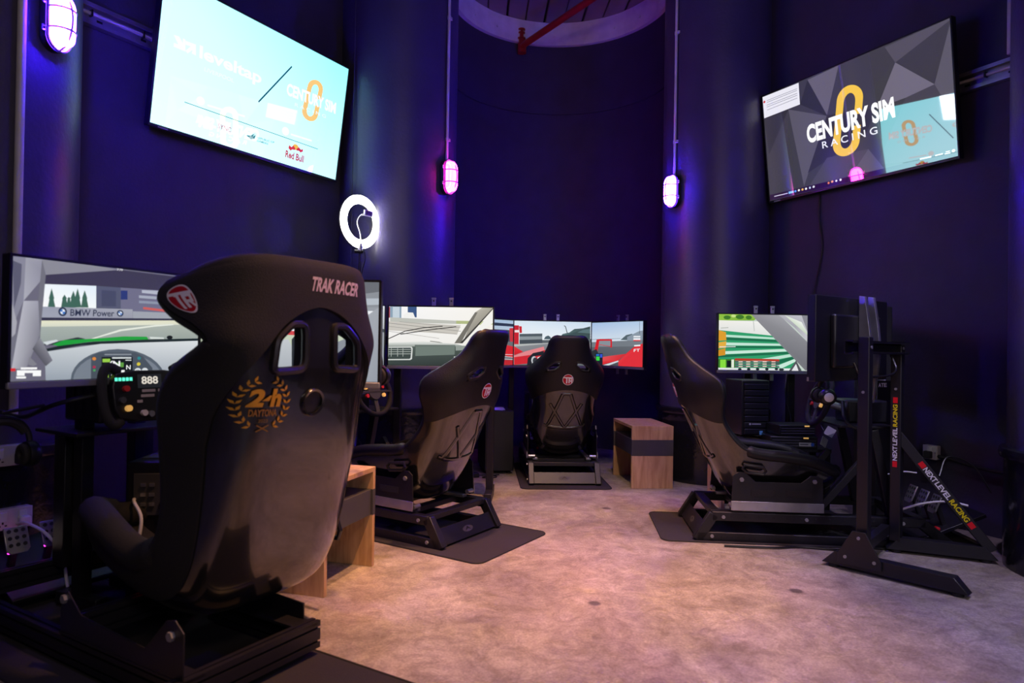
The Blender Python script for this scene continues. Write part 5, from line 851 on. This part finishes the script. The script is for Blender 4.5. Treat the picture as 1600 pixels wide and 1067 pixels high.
def tower(label, loc, rz, W, D, H, front=True, rear=False):
    t = thing('computer_tower', label, 'computer', loc, rz); P = M['plastic']
    MB().box((0, 0, H / 2 + .012), (W, D, H - .024)).build('case', P, t, bevel=.006)
    for x in (-1, 1):
        for y in (-1, 1): MB().box((x * (W / 2 - .03), y * (D / 2 - .04), .006), (.03, .05, .012)).build('foot', M['rubber'], t)
    if front:
        n = 8
        for k in range(n): MB().box((0, -D / 2 - .008, .03 + (H - .05) * (k + .5) / n), (W * .86, .02, (H - .05) / n - .006)).build('drive_cover', M['black'], t, bevel=.003)
        A = Art(); A.ell((-.045, .0), .007, .007, 'b8b8c4', 14); [A.poly([(-.032 + .009 * k, -.004), (-.025 + .009 * k, -.004), (-.025 + .009 * k, .004), (-.032 + .009 * k, .004)], 'b8b8c4') for k in range(7)]
        A.mesh('case_badge', lambda a, b, d: (a, -D / 2 - .0185 - d, .10 + b), M['ink'], t)
        A = Art(); A.poly([(0, 0), (.022, 0), (.022, .026), (0, .026)], '6ab0e0'); A.mesh('sticker', lambda a, b, d: (.02 + a, -D / 2 - .0185 - d, .03 + b), M['ink'], t)
    if rear:
        y = -D / 2 - .001
        MB().box((0, 0, H + .002), (W * .8, D * .7, .006)).build('top_grille', M['band'], t, bevel=.002)
        MB().box((0, y, H * .80), (W * .8, .006, H * .26)).build('port_panel', M['band'], t, bevel=.002)
        for k, (x, z) in enumerate(((-.06, .86), (-.03, .86), (-.06, .80), (-.03, .80), (-.06, .74), (-.03, .74))): MB().box((x, y - .004, H * z), (.018, .008, .012)).build('port', M['steel'], t)
        MB().lathe([(.001, 0), (.042, .0), (.048, .006), (.052, 0)], 24, Matrix.Translation((.045, y - .004, H * .72)) @ Matrix.Rotation(PI / 2, 4, 'X')).build('fan_grille', M['black'], t)
        for k in range(4): MB().box((0, y - .002, H * (.18 + .08 * k)), (W * .7, .004, .018)).build('slot_cover', M['black'], t)
        A = Art(); A.poly([(0, 0), (.07, 0), (.07, .022), (0, .022)], 'b39ab8'); A.line([(.008, .011), (.06, .011)], .006, '4a3a50')
        A.mesh('paper_label', lambda a, b, d: (.035 + a, y - .004 - d, H * .90 + b), M['ink'], t)
        A = Art(); A.poly([(0, 0), (.06, 0), (.06, .02), (0, .02)], 'a58cac'); A.mesh('paper_label', lambda a, b, d: (.01 + a, y - .005 - d, H * .50 + b), M['ink'], t)
        MB().box((-.075, y - .003, H * .47), (.008, .004, .018)).build('power_switch', M['redled'], t)
    return t
tower('tall black computer tower with ribbed front on the oak table', (1.595, 4.56, .47), math.radians(6), .19, .26, .385)
tower('black computer tower with white cable plugged in its rear, behind the foreground seat', (-1.33, 2.74, 0), math.radians(8), .24, .46, .60, False, True)
o = tag(MB().tube(bez([(-1.385, 2.49, .465), (-1.365, 2.455, .462), (-1.325, 2.43, .41), (-1.33, 2.42, .32), (-1.36, 2.44, .2)], 8), .006, 8).build('white_cable', M['cablew']), 'white cable curving down from the rear of the computer tower', 'cable')
t = tower('dark computer tower on the floor behind the cross-ribbed seat shell', (-.13, 5.78, 0), math.radians(10), .24, .46, .52, False, False)
o = thing('label_tag', 'small pale tag lying on the dark computer tower', 'tag', (-.10, 5.62, .522), .4)
MB().box((0, 0, .012), (.09, .05, .004), Matrix.Rotation(.35, 4, 'X')).build('card', M['label'], o); MB().box((.012, -.03, -.02), (.02, .003, .06)).build('strip', M['label'], o)
# stack of control boxes on a shelf behind the side-on seat
o = thing('equipment_shelf', 'small black shelf holding the control boxes behind the side-on seat', 'shelf', (1.80, 4.335, 0))
MB().box((0, 0, .43), (.42, .24, .02)).build('board', M['black'], o, bevel=.002)
for x in (-.19, .19):
    for y in (-.10, .10): MB().box((x, y, .21), (.03, .03, .42)).build('leg', M['black'], o)
def cbox(label, loc, d, rz=0, lab=False):
    o = thing('control_box', label, 'control box', loc, rz); MB().box((0, 0, d[2] / 2), d).build('case', M['plastic'], o, bevel=.005)
    for k in range(3): MB().box((0, -d[1] / 2 - .001, d[2] * (.25 + .22 * k)), (d[0] * .92, .004, .006)).build('vent_slat', M['band'], o)
    if lab:
        A = Art(); A.poly([(0, 0), (.075, 0), (.075, .024), (0, .024)], 'd8d8d0'); A.line([(.006, .012), (.056, .012)], .006, '5a5a60'); A.ell((.082, .012), .011, .012, '3a6ad0', 16)
        A.mesh('paper_label', lambda a, b, dd: (.03 + a, -d[1] / 2 - .004 - dd, d[2] * .22 + b), M['ink'], o)
    MB().box((d[0] * .25, -d[1] / 2 - .002, d[2] * .9), (.03, .006, .008)).build('indicator', M['gold'], o); return o
cbox('flat black control box with white label and blue dot', (1.785, 4.325, .44), (.29, .20, .075), math.radians(-4), True)
cbox('smaller black control box stacked on the labelled box', (1.80, 4.335, .516), (.24, .18, .07), math.radians(6))
for lb, loc, rz, c in (('square white paper tag leaning on the control boxes', (1.95, 4.19, .49), .5, 'label'), ('crumpled pale pink tag above the control boxes', (2.0, 4.22, .55), -.3, 'cablew')):
    o = thing('paper_tag', lb, 'tag', loc, rz); MB().box((0, 0, 0), (.055, .004, .055), Matrix.Rotation(.5, 4, 'Y')).build('card', M[c], o); MB().tube([(0, 0, .03), (.01, .01, .07), (.02, .04, .10)], .0015, 6).build('string', M['plastic'], o)
# headphones
def headphones(label, loc, rz, ear='label', tilt=0):
    o = thing('headphones', label, 'headphones', loc, rz, tilt=tilt)
    MB().tube([(.085 * math.cos(PI * k / 16), 0, .10 + .085 * math.sin(PI * k / 16)) for k in range(17)], .010, 8).build('headband', M['plastic'], o)
    MB().tube([(.078 * math.cos(PI * (.15 + .7 * k / 12)), 0, .094 + .078 * math.sin(PI * (.15 + .7 * k / 12))) for k in range(13)], .013, 8).build('band_pad', M['rubber'], o)
    for sg in (-1, 1):
        mm_ = Matrix.Translation((sg * .085, 0, .055)) @ Matrix.Rotation(PI / 2 * sg, 4, 'Y')
        cup = MB().lathe([(.001, .028), (.030, .028), (.041, .018), (.045, 0), (.043, -.012), (.001, -.012)], 22, mm_).build('ear_cup', M['plastic'], o)
        MB().lathe([(.001, .031), (.020, .031), (.026, .027)], 18, mm_).build('cup_cap', M[ear], cup)
        MB().lathe([(.024 + .014 * math.cos(2 * PI * k / 8), -.020 + .012 * math.sin(2 * PI * k / 8)) for k in range(9)], 20, mm_).build('ear_pad', M['rubber'], cup)
    return o
headphones('black headphones with pale ear cup hanging below the rear-facing monitor', (1.695, 3.66, .755), math.radians(80), 'capw')
headphones('black headphones hanging by the white wall sockets', (-1.70, 2.25, .60), math.radians(60), 'band')
headphones('dark headphones hanging off the edge of the half hidden monitor', (-.60, 2.86, .86), math.radians(70), 'band')
for lb, p0, p1 in (('thin hook bar holding the pale-cupped headphones', (1.70, 3.655, .958), (1.76, 3.55, .985)), ('hook bar holding headphones by the wall sockets', (-1.70, 2.25, .802), (-1.62, 2.34, .82)), ('hook bar holding the dark headphones by the half hidden monitor', (-.60, 2.86, 1.062), (-.60, 2.70, 1.062))):
    tag(MB().tube([p0, p1], .006, 8).build('hook', M['plastic']), lb, 'hook')
# sockets
def socket(label, loc, rz, n=1, plug=True):
    o = thing('wall_socket', label, 'wall socket', loc, rz); W = .086 if n == 1 else .146
    MB().box((0, .02, 0), (W, .04, .086)).build('back_box', M['socket'], o, bevel=.006); f = MB().box((0, -.003, 0), (W, .006, .086)).build('face_plate', M['socket'], o, bevel=.004)
    for k in range(n):
        x = 0 if n == 1 else (-.036 + .072 * k)
        MB().box((x, -.0065, .012), (.03, .003, .04)).build('insert', M['label'], f, bevel=.002)
        for a, b, c, d in ((0, -.012, .006, .010), (-.011, -.024, .008, .005), (.011, -.024, .008, .005)): MB().box((x + a, -.0065, b), (c, .002, d)).build('pin_hole', M['rubber'], f)
    for x in (-W / 2 + .008, W / 2 - .008): MB().disc((x, -.005, 0), (0, -1, 0), .004, .003, 8).build('screw', M['steel'], f)
    if plug: MB().box((0 if n == 1 else .036, -.022, -.014), (.042, .034, .044)).build('plug', M['rubber'] if plug == 1 else M['cablew'], o, bevel=.006)
    return o
rwr = math.atan2(RA.y, RA.x) + PI
def on_wall(px_t, z, off=.045): p = RW + RA * px_t + RN * off; return (p.x, p.y, z)
rzw = math.atan2(RN.y, RN.x) + PI / 2
socket('grey metal wall socket with black cable beside the lettered stand', on_wall(.535, .44), rzw)
pts = [Vector(on_wall(.565, .42, .03)), Vector(on_wall(.66, .415, .035)), Vector(on_wall(.80, .39, .03)), Vector(on_wall(1.0, .38, .03)), Vector(on_wall(1.3, .38, .03))]
tag(MB().tube(bez(pts, 8), .011, 8).build('mains_cable', M['rubber']), 'thick black cable running along the wall from the grey socket', 'cable')
q, d = outw(-2.45, 3.05, .41, -38); rzl = math.atan2(d[1], d[0]) + PI / 2
q1, d1_ = outw(-2.45, 3.05, .445, -34); socket('pale double wall socket on the column near the headphones', (*q1, .565), math.atan2(d1_[1], d1_[0]) + PI / 2, 2)
q2, d2_ = outw(-2.45, 3.05, .445, -32); socket('grey metal wall socket low on the column with a white plug', (*q2, .30), math.atan2(d2_[1], d2_[0]) + PI / 2, 2, 2)
e = Vector((q2[0], q2[1], .285)) + Vector((d2_[0], d2_[1], 0)) * .045
tag(MB().tube(bez([e, e + Vector((.06, -.03, .012)), e + Vector((.16, -.06, -.02)), e + Vector((.24, -.08, -.10)), e + Vector((.28, -.10, -.22))], 8), .006, 8).build('white_cable', M['cablew']), 'white cable leading from the low wall socket to the pedals', 'cable')
# power brick, cables, junk on the floor
o = thing('power_adapter', 'flat black power adapter on the floor near the niche simulator', 'adapter', (-.33, 5.40, 0), .3); MB().box((0, 0, .018), (.16, .07, .035)).build('case', M['plastic'], o, bevel=.006); MB().tube(bez([(.08, 0, .012), (.16, .02, .008), (.22, -.05, .008), (.16, -.10, .008), (.10, -.06, .008), (.26, .02, .008)], 8), .004, 6).build('lead', M['plastic'], o)
def cable(label, pts, r=.005, m='plastic'): tag(MB().tube(bez([Vector(p) for p in pts], 8), r, 8).build('cable', M[m]), label, 'cable')
cable('black cable trailing along the near edge of the side-on simulator mat', [(1.15, 3.60, .007), (1.4, 3.575, .009), (1.55, 3.60, .007), (1.75, 3.56, .008), (1.95, 3.60, .007), (2.2, 3.55, .008)], .006)
cable('thin grey cable hanging beside the computer tower on the oak table', [(1.86, 4.55, .90), (1.84, 4.52, .75), (1.87, 4.50, .6), (1.85, 4.48, .47)], .004)
cable('dark cable looping from the simulator wheel by the pale-cupped headphones', [(1.82, 3.70, .78), (1.80, 3.62, .68), (1.88, 3.60, .64), (1.95, 3.66, .70), (1.96, 3.72, .78)], .009)
cable('pale cable arching over the pedals by the lettered brace', [(2.12, 3.66, .20), (2.22, 3.62, .245), (2.33, 3.58, .265), (2.42, 3.56, .25)], .006, 'cablew')
cable('thin white cable above the pedals of the side-on simulator', [(2.1, 3.8, .36), (2.2, 3.78, .385), (2.28, 3.78, .38)], .004, 'cablew')
cable('black cable looping over the pedals by the wall socket', [(2.42, 3.80, .36), (2.50, 3.85, .46), (2.62, 3.82, .42), (2.68, 3.75, .28)], .005)
cable('dark cable running along under the roadside cockpit screen', [(-1.95, 2.55, .78), (-1.75, 2.42, .77), (-1.55, 2.30, .83), (-1.42, 2.40, .87)], .008)
# dark box carrying pale capitals behind the lettered stand
o = thing('equipment_case', 'tall black equipment case with pale capital letters behind the lettered stand', 'case', (2.33, 4.325, 0), math.radians(28))
MB().box((0, 0, .4375), (.18, .16, .875)).build('case', M['plastic'], o, bevel=.006)
wrap_text(o, '', (-.080, -.081, .835), (1, 0, 0), (0, 0, 1), .085, .024, segs=[('A', 'efe4f2', 1), ('T', 'efe4f2', 1), ('E', 'efe4f2', 1)], bold=.02)
MB().box((0, -.082, .5), (.17, .004, .5)).build('front_panel', M['black'], o, bevel=.002)
tag(MB().tube([(-1.195, 4.95, 1.0), (-1.195, 4.95, 4.53)], .0035, 6).build('thin_wire', M['band']), 'thin dark wire running straight up beside the ring light', 'wire')
